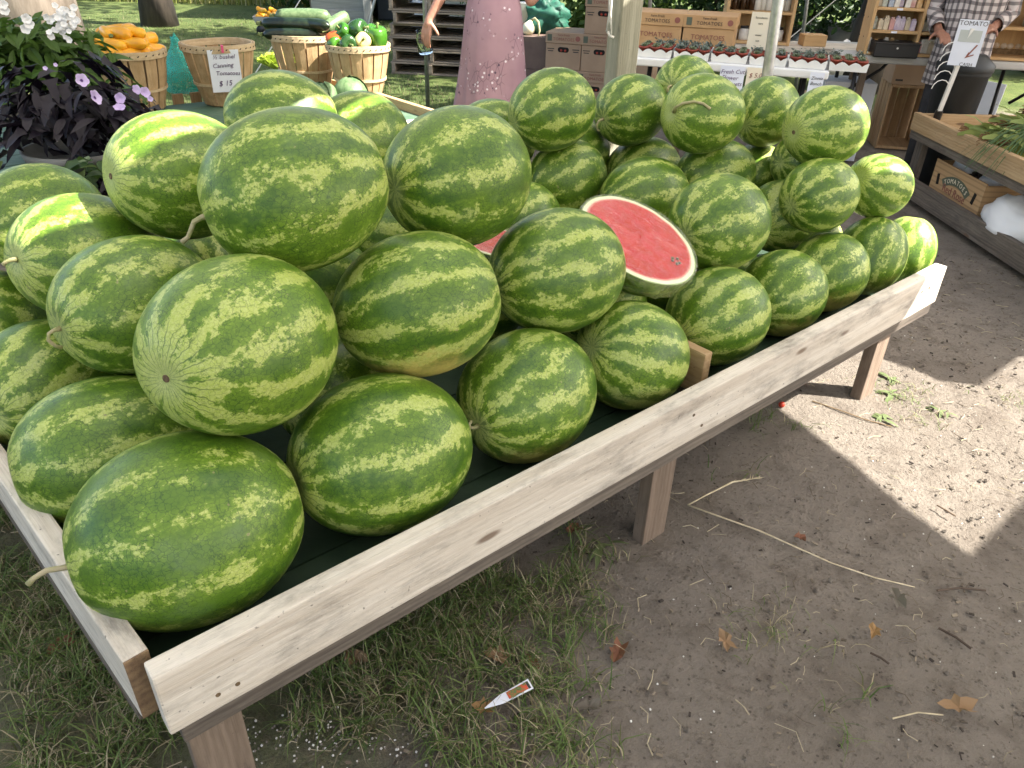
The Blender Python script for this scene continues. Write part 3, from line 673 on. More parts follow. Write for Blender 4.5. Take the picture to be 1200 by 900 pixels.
# ------------------------------------------------------------------ bushel baskets
def make_basket(label, loc, rotz, Rt=.175, Rb=.115, h=.28, n=16, group='bushel baskets on the display table'):
    o = thing('bushel_basket', label, 'basket', loc, rotz, group)
    me = None
    for i in range(n):
        q = 2 * math.pi * i / n
        if me is None:
            mb = MB(); nz = 5; vs = []
            for k in range(nz + 1):
                t = k / nz; r = Rb + (Rt - Rb) * t + .008 * math.sin(math.pi * t); hw = math.pi * r / n * .86; z = .006 + (h - .006) * t
                for (dy, dr) in ((-hw, -.002), (0, .0), (hw, -.002)): vs.append((r + dr, dy, z))
                for (dy, dr) in ((hw, -.006), (0, -.004), (-hw, -.006)): vs.append((r + dr, dy, z))
            fs = [(a * 6 + j, a * 6 + (j + 1) % 6, a * 6 + 6 + (j + 1) % 6, a * 6 + 6 + j) for a in range(nz) for j in range(6)] + [tuple(range(5, -1, -1)), tuple(nz * 6 + j for j in range(6))]
            mb.add(vs, fs); me = mb.mesh('stave'); me.materials.append(M['stave'])
        link('stave', me, None, o, rot=(0, 0, q))
    def hoop(name, r, z, w, t, mt, ph=0):
        mb = MB(); vs = []; k = 40
        for j in range(k):
            q = 2 * math.pi * j / k; wob = .002 * math.sin(3 * q + ph)
            for rr, zz in ((r - t, z - w / 2), (r, z - w / 2), (r + .001, z + w / 2), (r - t, z + w / 2)): vs.append((rr * math.cos(q), rr * math.sin(q), zz + wob))
        mb.add(vs, [(j * 4 + i, ((j + 1) % k) * 4 + i, ((j + 1) % k) * 4 + (i + 1) % 4, j * 4 + (i + 1) % 4) for j in range(k) for i in range(4)])
        return mb.build(name, mt, o)
    rim = hoop('rim_hoop', Rt + .006, h - .012, .034, .006, M['hoop'])
    hoop('inner_hoop', Rt - .007, h - .012, .034, .006, M['hoop'])
    hoop('lower_hoop', Rb + (Rt - Rb) * .38 + .0125, h * .38, .014, .005, M['hoop'], 1)
    sb = MB()
    for j in range(n * 2):
        q = 2 * math.pi * (j + .3) / (n * 2); r = Rt + .0075
        sb.box((r * math.cos(q), r * math.sin(q), h - .012), (.002, .010, .004), Euler((.5, 0, q)))
    sb.build('staple', M['dark_hole'], rim)['kind'] = 'stuff'
    bb = MB(); bb.lathe([(Rb - .005, .004), (Rb - .005, .012)], 24); bb.build('bottom', M['stave'], o)
    return o
TZ = .487
def bpos(u, v): p = hit(u, v, TZ); return p
BA = bpos(160, 128); BB_ = bpos(266, 121); BC = bpos(362, 104); BD = bpos(424, 114)
make_basket('bushel basket heaped with golden squash beside the purple plants', BA, .3, .20, .145, .295)
make_basket('empty bushel basket with a price sign clipped on its rim', BB_, .9, .188, .115, .31)
make_basket('bushel basket heaped with dark zucchini', BC, .1, .195, .13, .31)
make_basket('bushel basket heaped with green bell peppers', BD, .5, .178, .115, .29)
# price sign clipped to the basket
def paper_sign(name, label, loc, rot, w, h, lines, inkm, parentless=True, pm='paper', size=.03, cat='sign', curl=.0):
    o = thing(name, label, cat, loc, 0, None, rot)
    mb = MB(); k = 6; vs = []
    for i in range(k + 1):
        t = i / k
        for x in (-w / 2, w / 2): vs.append((x, curl * math.sin(t * 3.1), -h * t))
    n = len(vs); vs += [(x, y + .0012, z) for x, y, z in vs]
    fs = []
    for i in range(k): a = i * 2; fs += [(a, a + 1, a + 3, a + 2), (n + a, n + a + 2, n + a + 3, n + a + 1), (a, a + 2, n + a + 2, n + a), (a + 1, n + a + 1, n + a + 3, a + 3)]
    fs += [(0, n, n + 1, 1), (2 * k, 2 * k + 1, n + 2 * k + 1, n + 2 * k)]
    mb.add(vs, fs); mb.build('sheet', M[pm], o)
    for (tx, zz, sz, mt, x) in lines: text('lettering', tx, sz, M[mt], o, (x, -.0015 - curl * .0, -zz), (R(90), R(random.uniform(-3, 3)), 0), shear=.25)
    return o
def face_rot(loc, tilt=0, extra=0): return (tilt, 0, math.atan2(loc.y, loc.x) - math.pi / 2 + extra)
sp = BB_ + Vector((.085, -.170, .30)); sg = paper_sign('price_sign', 'white paper price sign for canning tomatoes clipped to the empty basket', sp, face_rot(sp, R(8), R(4)), .155, .215, [('½ bushel', .035, .030, 'ink_purple', 0), ('Canning', .078, .032, 'ink_purple', -.01), ('Tomatoes', .118, .030, 'ink_purple', .01), ('$ 15', .170, .038, 'ink_purple', -.01)], None)
cb = MB(); cb.box((0, -.004, .006), (.012, .014, .035)); cb.build('clip', mat('pink_clip', (.70, .10, .22), rough=.4), sg)

# ------------------------------------------------------------------ vegetables in the baskets
M['squash'] = mat('golden_squash_skin', (.88, .46, .022), (.78, .34, .014), 14, .32, spec=.5)
M['squash_stem'] = mat('squash_stem', (.10, .14, .04), (.20, .22, .08), 60, .6)
M['zuke'] = mat('dark_zucchini_skin', (.006, .013, .006), (.012, .024, .010), 40, .28, spec=.5)
M['zuke2'] = mat('pale_zucchini_skin', (.075, .125, .055), (.13, .19, .09), 60, .35)
M['pepper'] = mat('green_pepper_skin', (.028, .115, .008), (.05, .16, .014), 8, .22, spec=.55)
M['pepper2'] = mat('dark_pepper_skin', (.015, .06, .012), (.03, .085, .02), 8, .22, spec=.55)
M['pepper_pale'] = mat('pale_pepper_skin', (.50, .46, .14), (.62, .55, .22), 12, .3)
M['pepper_red'] = mat('red_pepper_skin', (.50, .05, .012), (.42, .09, .02), 8, .22)
def long_veg(name, label, cat, group, loc, d, L, r, mt, bend=.1, neck=.75, stemm=None, seed=0):
    d = Vector(d).normalized(); up = Vector((0, 0, 1)); s = d.cross(up); s = s.normalized() if s.length > 1e-3 else Vector((1, 0, 0)); b = s.cross(d)
    pts, rad = [], []; n = 12
    for i in range(n + 1):
        t = i / n; pts.append(d * ((t - .5) * L) + (b * -.6 + s * .6) * (bend * L * (4 * (t - .5) ** 2 - .5)))
        e = math.sqrt(max(0, 1 - (2 * t - 1) ** 8)); rad.append(max(.002, r * e * (neck + (1 - neck) * min(1, t * 1.8))))
    mb = MB(); mb.tube(pts, rad, 12)
    o = mb.build(name, mt, None, smooth=True, loc=loc); tag(o, label, cat, group)
    if stemm:
        st = MB(); st.tube([pts[0] + d * .004, pts[0] - d * .012, pts[0] - d * .022 + b * .004], [r * .42, r * .30, r * .34], 6); st.build('stem', stemm, o)
    return o
def heap(base, Rr, items, h):
    for (dx, dy, dz, d, L, r, bend) in items: yield base + Vector((dx * Rr, dy * Rr, h + dz)), d, L, r, bend
rs = random.Random(5)
for i in range(30):
    lay = 0 if i < 12 else (1 if i < 22 else 2); q = i * 2.4; rr = (.145, .115, .07)[lay] * (.5 + .5 * rs.random())
    p = BA + Vector((rr * math.cos(q), rr * math.sin(q), .29 + lay * .042)); a = rs.uniform(-.7, .7) + (0 if rs.random() < .7 else 1.5)
    long_veg('yellow_squash', 'golden yellow squash heaped in the basket beside the purple plants', 'squash', 'golden squash in the basket', p, (math.cos(a), math.sin(a), rs.uniform(-.12, .12)), rs.uniform(.15, .19), rs.uniform(.026, .033), M['squash'], rs.uniform(.02, .12), .78, M['squash_stem'])
for i, (dx, dy, dz, a, L, r, mt, lab) in enumerate([(-.04, -.10, .0, .1, .34, .034, 'zuke', 'dark zucchini lowest on the zucchini basket'), (-.06, -.05, .048, -.15, .36, .037, 'zuke', 'long dark zucchini lying across the zucchini basket'), (.07, -.07, .055, -.45, .28, .032, 'zuke', 'dark zucchini sloping over the zucchini basket rim'), (0, .04, .085, .08, .34, .042, 'zuke2', 'pale green zucchini on top of the zucchini basket'), (.19, .06, .055, .9, .20, .040, 'zuke2', 'pale grey green zucchini poking up behind the peppers'), (.03, .11, .02, .1, .30, .034, 'zuke', 'dark zucchini at the back of the zucchini basket')]):
    long_veg('zucchini', lab, 'zucchini', 'zucchini in the basket', BC + Vector((dx, dy, .315 + dz)), (math.cos(a), math.sin(a), .0 if i != 4 else .35), L, r, M[mt], .02, .9, M['squash_stem'])
def pepper(label, loc, rot, s, mt):
    mb = MB(); pr = [(.004, -.05), (.022, -.052), (.034, -.044), (.041, -.02), (.043, .01), (.040, .032), (.028, .044), (.012, .038), (.005, .036)]
    mb.lathe([(r * s, z * s) for r, z in pr], 28, lob=lambda q, z: 1 + .11 * abs(math.cos(2 * q)) - .06)
    o = mb.build('bell_pepper', mt, None, smooth=True, loc=loc, rot=rot); tag(o, label, 'bell pepper', 'bell peppers in the basket')
    st = MB(); st.tube([(0, 0, .034 * s), (.002, 0, .05 * s), (.008, 0, .062 * s)], [.008 * s, .005 * s, .006 * s], 7); st.build('stem', M['squash_stem'], o, smooth=True)
for i, (dx, dy, dz, rx, ry, s, mt, lab) in enumerate([
    (.125, -.06, .055, .15, .1, 1.25, 'pepper', 'bright green bell pepper standing upright at the basket rim'), (.01, -.02, .085, 1.3, .5, 1.25, 'pepper2', 'dark green bell pepper on top of the pepper basket'),
    (-.065, -.03, .07, .9, -.4, 1.05, 'pepper', 'glossy bright green bell pepper beside the zucchini'), (-.12, -.05, .04, 1.3, .9, .9, 'pepper_red', 'small red bell pepper beside the zucchini'),
    (-.03, -.115, .02, 1.5, .2, 1.2, 'pepper2', 'dark green bell pepper hanging over the pepper basket rim'), (.05, -.10, .035, 1.2, .1, 1.05, 'pepper_pale', 'pale yellow bell pepper in the pepper basket'),
    (-.115, -.085, .015, 1.4, .4, .9, 'pepper', 'lime green bell pepper low on the pepper basket rim'), (.06, .07, .05, 1.1, 1.1, 1.2, 'pepper', 'green bell pepper at the back of the pepper basket'),
    (-.04, .09, .04, 1.2, 2.0, 1.2, 'pepper2', 'dark bell pepper at the back of the pepper basket')]):
    pepper(lab, BD + Vector((dx, dy, .28 + dz)), (rx, 0, ry * 2), s, M[mt])
# cabbages
M['cabbage'] = mat('cabbage_leaf', (.065, .125, .05), (.12, .19, .085), 22, .5, .3, 60)
for i, (u, v, s) in enumerate([(378, 108, .085), (411, 106, .095)]):
    p = hit(u, v + 6, TZ + .09); o = thing('cabbage', ('cabbage between the watermelons and the pepper basket', 'cabbage tucked beside the zucchini basket')[1 - i], 'cabbage', (p.x, p.y, TZ), i * 1.3, 'cabbages on the display table')
    hb_ = MB(); hb_.lathe([(max(1e-5, s * .97 * math.sin(math.pi * i_ / 10)), s * .95 - s * .95 * math.cos(math.pi * i_ / 10)) for i_ in range(11)], 20); hb_.build('heart', M['cabbage'], o, smooth=True)
    for k in range(7):
        mb = MB(); vs = []; n = 7; q0 = k * 2.4; rr = s * (1.04 - .035 * k)
        for a in range(n + 1):
            for b in range(n + 1):
                la = -.5 + 1.9 * a / n; lo = (b / n - .5) * 1.9 * (1 - .25 * (a / n)); w_ = rr * (1 + .03 * math.sin(5 * lo + k) * a / n)
                vs.append((w_ * math.cos(la) * math.cos(lo + q0), w_ * math.cos(la) * math.sin(lo + q0), s * .95 + w_ * math.sin(la)))
        mb.add(vs, [(a * (n + 1) + b, a * (n + 1) + b + 1, (a + 1) * (n + 1) + b + 1, (a + 1) * (n + 1) + b) for a in range(n) for b in range(n)])
        mb.build('leaf', M['cabbage'], o, smooth=True)

# ------------------------------------------------------------------ leaves and potted plants
def leaf_mat(name, c1, c2, rough=.5, trans=.25, scale=9):
    t = NT(name); isl = t.n('ShaderNodeNewGeometry').outputs['Random Per Island']
    col = t.mix(isl, c1, c2); col = t.mix(t.mth('MULTIPLY', t.noise(t.offs(), scale, 3), .5), col, tuple(x * .55 for x in c1))
    t.P(Base_Color=col, Roughness=rough); t.p.inputs['Specular IOR Level'].default_value = .35
    if trans:
        tr = t.n('ShaderNodeBsdfTranslucent'); t.set(tr.inputs[0], t.mix(.4, col, (.16, .30, .03)))
        mx = t.n('ShaderNodeMixShader', None, i0=trans, i1=t.p.outputs[0], i2=tr.outputs[0]); t.t.links.new(mx.outputs[0], t.out.inputs[0])
    return t.m
M['purple'] = leaf_mat('purple_vine_leaf', (.006, .0035, .009), (.014, .008, .019), .5, .0)
M['leaf'] = leaf_mat('green_leaf', (.055, .12, .022), (.11, .19, .04))
M['leaf_dark'] = leaf_mat('dark_green_leaf', (.025, .065, .02), (.05, .10, .03))
M['leaf_var'] = leaf_mat('variegated_leaf', (.09, .16, .05), (.30, .36, .20))
M['lettuce'] = leaf_mat('lettuce_leaf', (.30, .42, .03), (.50, .56, .08), .45, .35)
M['petal_w'] = mat('white_petal', (.82, .82, .84), rough=.6)
M['petal_v'] = mat('lilac_petal', (.50, .38, .68), (.60, .50, .76), 40, .6)
M['petal_core'] = mat('dark_violet_throat', (.08, .03, .16), rough=.6)
M['red_leaf'] = leaf_mat('crimson_leaf', (.20, .03, .05), (.30, .06, .08), .5, .1)
def leaf_mesh(name, L, W, lobes=0, fold=.2, droop=.3, n=6):
    """pointed leaf along +X; lobes>0 gives side points"""
    mb = MB(); vs = []
    for i in range(n + 1):
        t = i / n; wdt = W * math.sin(math.pi * min(1, t ** .75)) ** .8 if 0 < t < 1 else 0.002
        if lobes and 0 < t < .6: wdt *= 1 + .9 * (1 if i == max(1, n // 4) else -.25)
        x = L * t; z = -droop * L * t * t
        back = -.10 * L if lobes and i == max(1, n // 4) else 0
        vs += [(x + back, -wdt / 2, z + fold * wdt / 2), (x, 0, z), (x + back, wdt / 2, z + fold * wdt / 2)]
    mb.add(vs, [(i * 3 + j, i * 3 + j + 1, i * 3 + 4 + j, i * 3 + 3 + j) for i in range(n) for j in range(2)])
    return mb.mesh(name, True)
def rand_leaf_cloud(mb, rs, cen, rad, n, L, W, up=.5, flat=1.0):
    for _ in range(n):
        while True:
            p = Vector((rs.uniform(-1, 1), rs.uniform(-1, 1), rs.uniform(-1, 1)))
            if p.length < 1: break
        nrm = (p * .8 + Vector((rs.gauss(0, .5), rs.gauss(0, .5), up + rs.gauss(0, .4)))).normalized()
        p = Vector((p.x * rad[0], p.y * rad[1], p.z * rad[2])) * (.45 + .55 * rs.random() ** .3) + Vector(cen)
        a = nrm.orthogonal().normalized(); a = (Matrix.Rotation(rs.uniform(0, 6.28), 3, nrm) @ a); b = nrm.cross(a); s = rs.uniform(.6, 1.25); l, w_ = L * s, W * s
        mb.add([p, p + a * l * .35 + b * w_ * .5 + nrm * l * .06, p + a * l * .75 + b * w_ * .36, p + a * l - nrm * l * .12, p + a * l * .75 - b * w_ * .36, p + a * l * .35 - b * w_ * .5 + nrm * l * .06], [(0, 1, 2, 3), (0, 3, 4, 5)])
def pot_mesh(r, h, rim=.012): 
    mb = MB(); mb.lathe([(r * .72, 0), (r * .95, h * .82), (r * .95 + rim * .5, h * .82), (r + rim * .5, h), (r - rim * .3, h), (r * .88, h * .85), (1e-6, h * .84)], 28); return mb
def flower(parent, p, r, nrm, mt, n=5, core=None):
    nrm = Vector(nrm).normalized(); a = nrm.orthogonal().normalized(); b = nrm.cross(a); mb = MB(); vs = [Vector(p) - nrm * r * .5]; k = 20
    for rr, hh in ((.35, -.1), (1.0, .12)):
        for j in range(k):
            q = 2 * math.pi * j / k; s = 1 if rr < .5 else .84 + .16 * abs(math.cos(n * q / 2))
            vs.append(Vector(p) + (a * math.cos(q) + b * math.sin(q)) * (r * rr * s) + nrm * (r * (hh + (.06 * math.sin(n * q) if rr > .5 else 0))))
    mb.add(vs, [(0, 1 + j, 1 + (j + 1) % k) for j in range(k)] + [(1 + j, 1 + k + j, 1 + k + (j + 1) % k, 1 + (j + 1) % k) for j in range(k)], 0)
    o = mb.build('flower', mt, parent, smooth=True)
    if core:
        cbm = MB(); cbm.add([Vector(p) - nrm * r * .1 + (a * math.cos(q) + b * math.sin(q)) * r * .22 for q in [j * .785 for j in range(8)]], [tuple(range(8))]); cbm.build('throat', core, o)
    return o
def plants():
    rs = random.Random(11)
    # trailing purple vine
    p0 = aty(85, 150, 2.62); p0.z = .515
    o = thing('purple_vine', 'trailing dark purple leaved vine with lilac flowers in a grey planter', 'potted plant', p0)
    mb = pot_mesh(.17, .17); mb.build('planter', mat('grey_planter', (.20, .20, .19), (.28, .28, .27), 8, .7), o, smooth=True)
    lm = [leaf_mesh('leaf', .080, .036, 1, .2, .35), leaf_mesh('leaf', .095, .026, 0, .25, .3), leaf_mesh('leaf', .070, .040, 1, .15, .5)]
    for q in lm: q.materials.append(M['purple'])
    for i in range(260):
        q = rs.uniform(0, 6.28); rr = .30 * math.sqrt(rs.random()); z = .36 + .10 * rs.random() - .34 * (rr / .30) ** 2 + rs.uniform(-.04, .05)
        pos = Vector((rr * math.cos(q) * 1.25 + .03, rr * math.sin(q) * .8, z)); 
        link('leaf', rs.choice(lm), None, o, loc=pos, rot=(rs.uniform(-.5, .5), rs.uniform(-.3, .7), q + rs.uniform(-.9, .9)))
    fb = MB(); rand_leaf_cloud(fb, rs, (0, 0, .27), (.27, .2, .12), 320, .07, .03); rand_leaf_cloud(fb, rs, (.12, -.10, .02), (.22, .12, .12), 200, .05, .028)
    f = fb.build('inner_foliage', M['purple'], o); f['kind'] = 'stuff'
    vb = MB(); rand_leaf_cloud(vb, rs, (.06, -.16, .05), (.18, .10, .12), 160, .045, .032); v_ = vb.build('green_foliage', M['leaf_dark'], o); v_['kind'] = 'stuff'
    rb = MB(); rand_leaf_cloud(rb, rs, (-.08, -.20, .06), (.06, .05, .05), 9, .07, .025); rr_ = rb.build('crimson_foliage', M['red_leaf'], o); rr_['kind'] = 'stuff'
    def rel(u, v, y): return aty(u, v, y) - p0
    vw = (CAM0 - p0).normalized()
    for (u, v, y, s, cr) in ((96, 94, 2.36, .026, 1), (112, 114, 2.34, .029, 1), (160, 105, 2.5, .020, 0), (170, 108, 2.5, .022, 0), (141, 115, 2.42, .022, 0), (140, 126, 2.4, .024, 0), (53, 80, 2.4, .009, 0), (65, 76, 2.4, .008, 0), (176, 116, 2.5, .012, 0)):
        flower(o, rel(u, v, y), s * .78, vw + Vector((rs.gauss(0, .4), rs.gauss(0, .4), .2)), M['petal_v'], 5, M['petal_core'] if cr else None)
    # white flowering plant behind
    p1 = aty(38, 62, 3.15); p1.z = .515
    o = thing('white_phlox', 'bushy green plant with a white flower cluster behind the purple vine', 'potted plant', p1)
    pot_mesh(.17, .2).build('pot', M['pine_old'], o, smooth=True)
    lb = MB(); rand_leaf_cloud(lb, rs, (0, 0, .36), (.34, .22, .17), 700, .085, .034, .6); rand_leaf_cloud(lb, rs, (.36, -.12, .20), (.12, .1, .13), 300, .045, .03)
    l_ = lb.build('foliage', M['leaf'], o); l_['kind'] = 'stuff'
    bgf = leaf_mesh('leaf', .12, .045, 0, .2, .25); bgf.materials.append(M['leaf'])
    for i in range(60):
        q = rs.uniform(0, 6.28); rr = .3 * math.sqrt(rs.random()); link('leaf', bgf, None, o, loc=(rr * math.cos(q) * 1.1, rr * math.sin(q) * .7, .46 - .2 * (rr / .3) ** 2 + rs.uniform(-.05, .04)), rot=(rs.uniform(-.6, .6), rs.uniform(-.5, .5), q))
    vw = (CAM0 - p1).normalized()
    for i in range(60):
        u, v = rs.gauss(74, 8.5), rs.gauss(26, 8); flower(o, aty(u, v, 2.95 + rs.uniform(-.03, .05)) - p1, rs.uniform(.009, .014), vw + Vector((rs.gauss(0, .5), rs.gauss(0, .3), rs.gauss(.2, .4))), M['petal_w'])
    for u, v in ((31, 22), (34, 28), (30, 34), (3, 5), (5, 12)): flower(o, aty(u, v, 2.95) - p1, .018, vw, M['petal_w'])
    # variegated plant in the terracotta pot
    p2 = aty(8, 222, 2.15); p2.z = .515
    o = thing('variegated_ivy', 'small variegated plant in a terracotta pot touching the watermelons', 'potted plant', p2)
    pot_mesh(.12, .15, .016).build('pot', M['terra'], o, smooth=True)
    lf = leaf_mesh('leaf', .05, .042, 0, .25, .3); lf.materials.append(M['leaf_var'])
    for i in range(42):
        q = rs.uniform(0, 6.28); rr = .13 * rs.random(); link('leaf', lf, None, o, loc=(rr * math.cos(q), rr * math.sin(q), .16 + .07 * rs.random()), rot=(rs.uniform(-.4, .4), rs.uniform(-.5, .6), q))
    p3 = aty(120, 178, 2.2); p3.z = .515
    o = thing('green_creeper', 'round leaved green creeper under the purple vine', 'potted plant', p3)
    pot_mesh(.10, .10).build('pot', M['terra'], o, smooth=True)
    lf2 = leaf_mesh('leaf', .045, .042, 0, .3, .35); lf2.materials.append(M['leaf_dark']); lf3 = lf2.copy(); lf3.materials.clear(); lf3.materials.append(M['leaf_var'])
    for i in range(150):
        q = rs.uniform(0, 6.28); rr = .22 * math.sqrt(rs.random()); link('leaf', lf2 if rs.random() < .8 else lf3, None, o, loc=(rr * math.cos(q) * 1.3, rr * math.sin(q), .20 + .08 * rs.random() - .22 * (rr / .22) ** 2), rot=(rs.uniform(-.5, .5), rs.uniform(-.4, .7), q))
plants()
def lettuce():
    rs = random.Random(4); p = hit(328, 84, .5); p.z = TZ
    o = thing('lettuce', 'bright yellow green lettuce between two bushel baskets', 'lettuce', p)
    for i in range(26):
        q = i * 2.4; t = i / 26; mb = MB(); vs = []; n = 6; L = .15 * (1 - .3 * t)
        for a in range(n + 1):
            for b in range(n + 1):
                s = a / n; w_ = .12 * math.sin(min(1, s * 1.1) * 1.7); lift = (1 - t) * .4 + t * 1.3
                yy = (b / n - .5) * w_; vs.append((L * s * math.cos(lift) + .01, yy, L * s * math.sin(lift) + .02 + .012 * math.sin(b * 2.6 + i) * s))
        mb.add(vs, [(a * (n + 1) + b, a * (n + 1) + b + 1, (a + 1) * (n + 1) + b + 1, (a + 1) * (n + 1) + b) for a in range(n) for b in range(n)])
        mb.build('leaf', M['lettuce'], o, rot=(0, 0, q), smooth=True)
lettuce()
def crumple_bag(name, label, cat, loc, sx, sy, sz, mt, seed, neck=False, wr=.12, seg=26):
    mb = MB(); n = seg; vs = []
    for i in range(n + 1):
        th = math.pi * i / n
        for j in range(n):
            ph = 2 * math.pi * j / n; d = Vector((math.sin(th) * math.cos(ph), math.sin(th) * math.sin(ph), math.cos(th)))
            f = 1 + wr * mnoise.fractal(d * 2.2 + Vector((seed, 0, 0)), 1.0, 2.0, 4) + wr * .5 * abs(mnoise.noise(d * 6 + Vector((0, seed, 0))))
            z = d.z; r = 1.0
            if neck: r = .30 + .70 * min(1, max(0, (.75 - z) / .9)) + .16 * math.exp(-((z - .95) / .12) ** 2); 
            zz = max(-.72, z * f)
            vs.append((d.x * f * sx * r, d.y * f * sy * r, (zz + .72) * sz))
    mb.add(vs, [(i * n + j, i * n + (j + 1) % n, (i + 1) * n + (j + 1) % n, (i + 1) * n + j) for i in range(n) for j in range(n)])
    o = mb.build(name, mt, None, loc=loc, smooth=True); return tag(o, label, cat)
def mesh_mat(name, c):
    t = NT(name); p = t.obj(); e = t.vor(p, 120, 'DISTANCE_TO_EDGE'); f = t.ss(e, .08, .16, 1., .12)
    t.P(Base_Color=(*c, 1), Roughness=.5, Alpha=f); return t.m
pb = hit(216, 108, .487); crumple_bag('mesh_bag', 'turquoise net bag slumped between two bushel baskets', 'bag', Vector((pb.x, pb.y, TZ)), .12, .09, .17, mesh_mat('turquoise_net', (.03, .44, .36)), 3.1, True, .25)
# ------------------------------------------------------------------ post, pipes, ropes
pp = aty(730, 50, 3.30)
po = MB(); po.box((0, 0, 1.2), (.096, .096, 2.42)); o = po.build('shelter_post', M['post'], None, bev=.005); o.data.materials[0] = M['post']
# vertical grain: mesh long axis X
o.data.transform(Matrix.Rotation(R(90), 4, 'Y') @ Matrix.Translation((0, 0, -1.2))); o.rotation_euler = (0, R(-90), R(24)); o.rotation_euler = (Matrix.Rotation(R(24), 3, 'Z') @ Matrix.Rotation(R(-90), 3, 'Y')).to_euler(); o.location = (pp.x, pp.y, 1.2)
tag(o, 'weathered square wooden post behind the watermelon heap', 'post')
rp = MB(); q0 = pp + Vector((-.075, -.06, 0)); rs = random.Random(2)
for s in (0, 1):
    zb = 1.03 - .01 * s; rp.tube([Vector((q0.x + .012 * s + .006 * math.sin(k * 1.7 + s * 2), q0.y - .004 * s, zb + k * .07)) for k in range(0, 20)], .0045, 6)
rp.tube([q0 + Vector((.004, 0, 1.03 - q0.z)), q0 + Vector((.018, -.004, 1.012 - q0.z)), q0 + Vector((.03, -.004, 1.01 - q0.z))], .006, 6)
tag(rp.build('rope', M['rope'], None, smooth=True), 'white cord hanging down against the wooden post', 'rope')
def pipe(label, top, bot, r, mt=M['steel'], name='tent_pole'):
    mb = MB(); mb.tube([bot, bot.lerp(top, .5), top], r, 14); o = mb.build(name, mt, None, smooth=True); return tag(o, label, 'pole')
def pole_px(u1, v1, u0, v0, y, ztop): 
    a = aty(u0, v0, y); b = aty(u1, v1, y); d = (b - a) / (b.z - a.z); return a + d * (ztop - a.z), a + d * (-.005 - a.z)
t_, b_ = pole_px(912, 0, 899, 88, 3.5, 2.34); pipe('thick galvanised steel pipe standing behind the watermelon heap', t_, b_, .0235)
t_, b_ = pole_px(497.5, 0, 501, 110, 6.2, 2.3); pipe('thin grey tent pole beside the person in the mauve dress', t_, b_, .016)
t_, b_ = pole_px(946, 0, 940, 45, 7.6, 2.3); pipe('thin grey tent pole before the dark trees', t_, b_, .017)
t_, b_ = pole_px(439, 0, 431, 34, 9.2, 2.3); pipe('white leaning pole in front of the shed', t_, b_, .014, M['white_paint'])
t_, b_ = pole_px(762, 0, 761, 18, 7.4, 2.3); pipe('thin grey tent pole behind the tan cartons', t_, b_, .017)
def guy(label, a, b, r=.005): 
    mb = MB(); mb.tube([a, a.lerp(b, .5) + Vector((0, 0, -.01)), b], r, 6); tag(mb.build('guy_rope', M['rope'], None), label, 'rope')
a_ = aty(978, 0, 8.0); c_ = aty(930, 40, 8.0); guy('taut white guy rope crossing the dark trees', a_ + (a_ - c_) * 1.5, c_ + (c_ - a_) * (c_.z / (a_.z - c_.z)))
a_ = aty(653, 0, 8.2); c_ = aty(640, 18, 8.2); guy('taut white guy rope over the green bag', a_ + (a_ - c_) * 1.2, c_ + (c_ - a_) * (c_.z / (a_.z - c_.z)))
a_ = aty(350, 2, 7.2); c_ = aty(322, 48, 7.2); guy('white guy rope behind the baskets', a_ + (a_ - c_) * .6, c_ + (c_ - a_) * (c_.z / (a_.z - c_.z)))

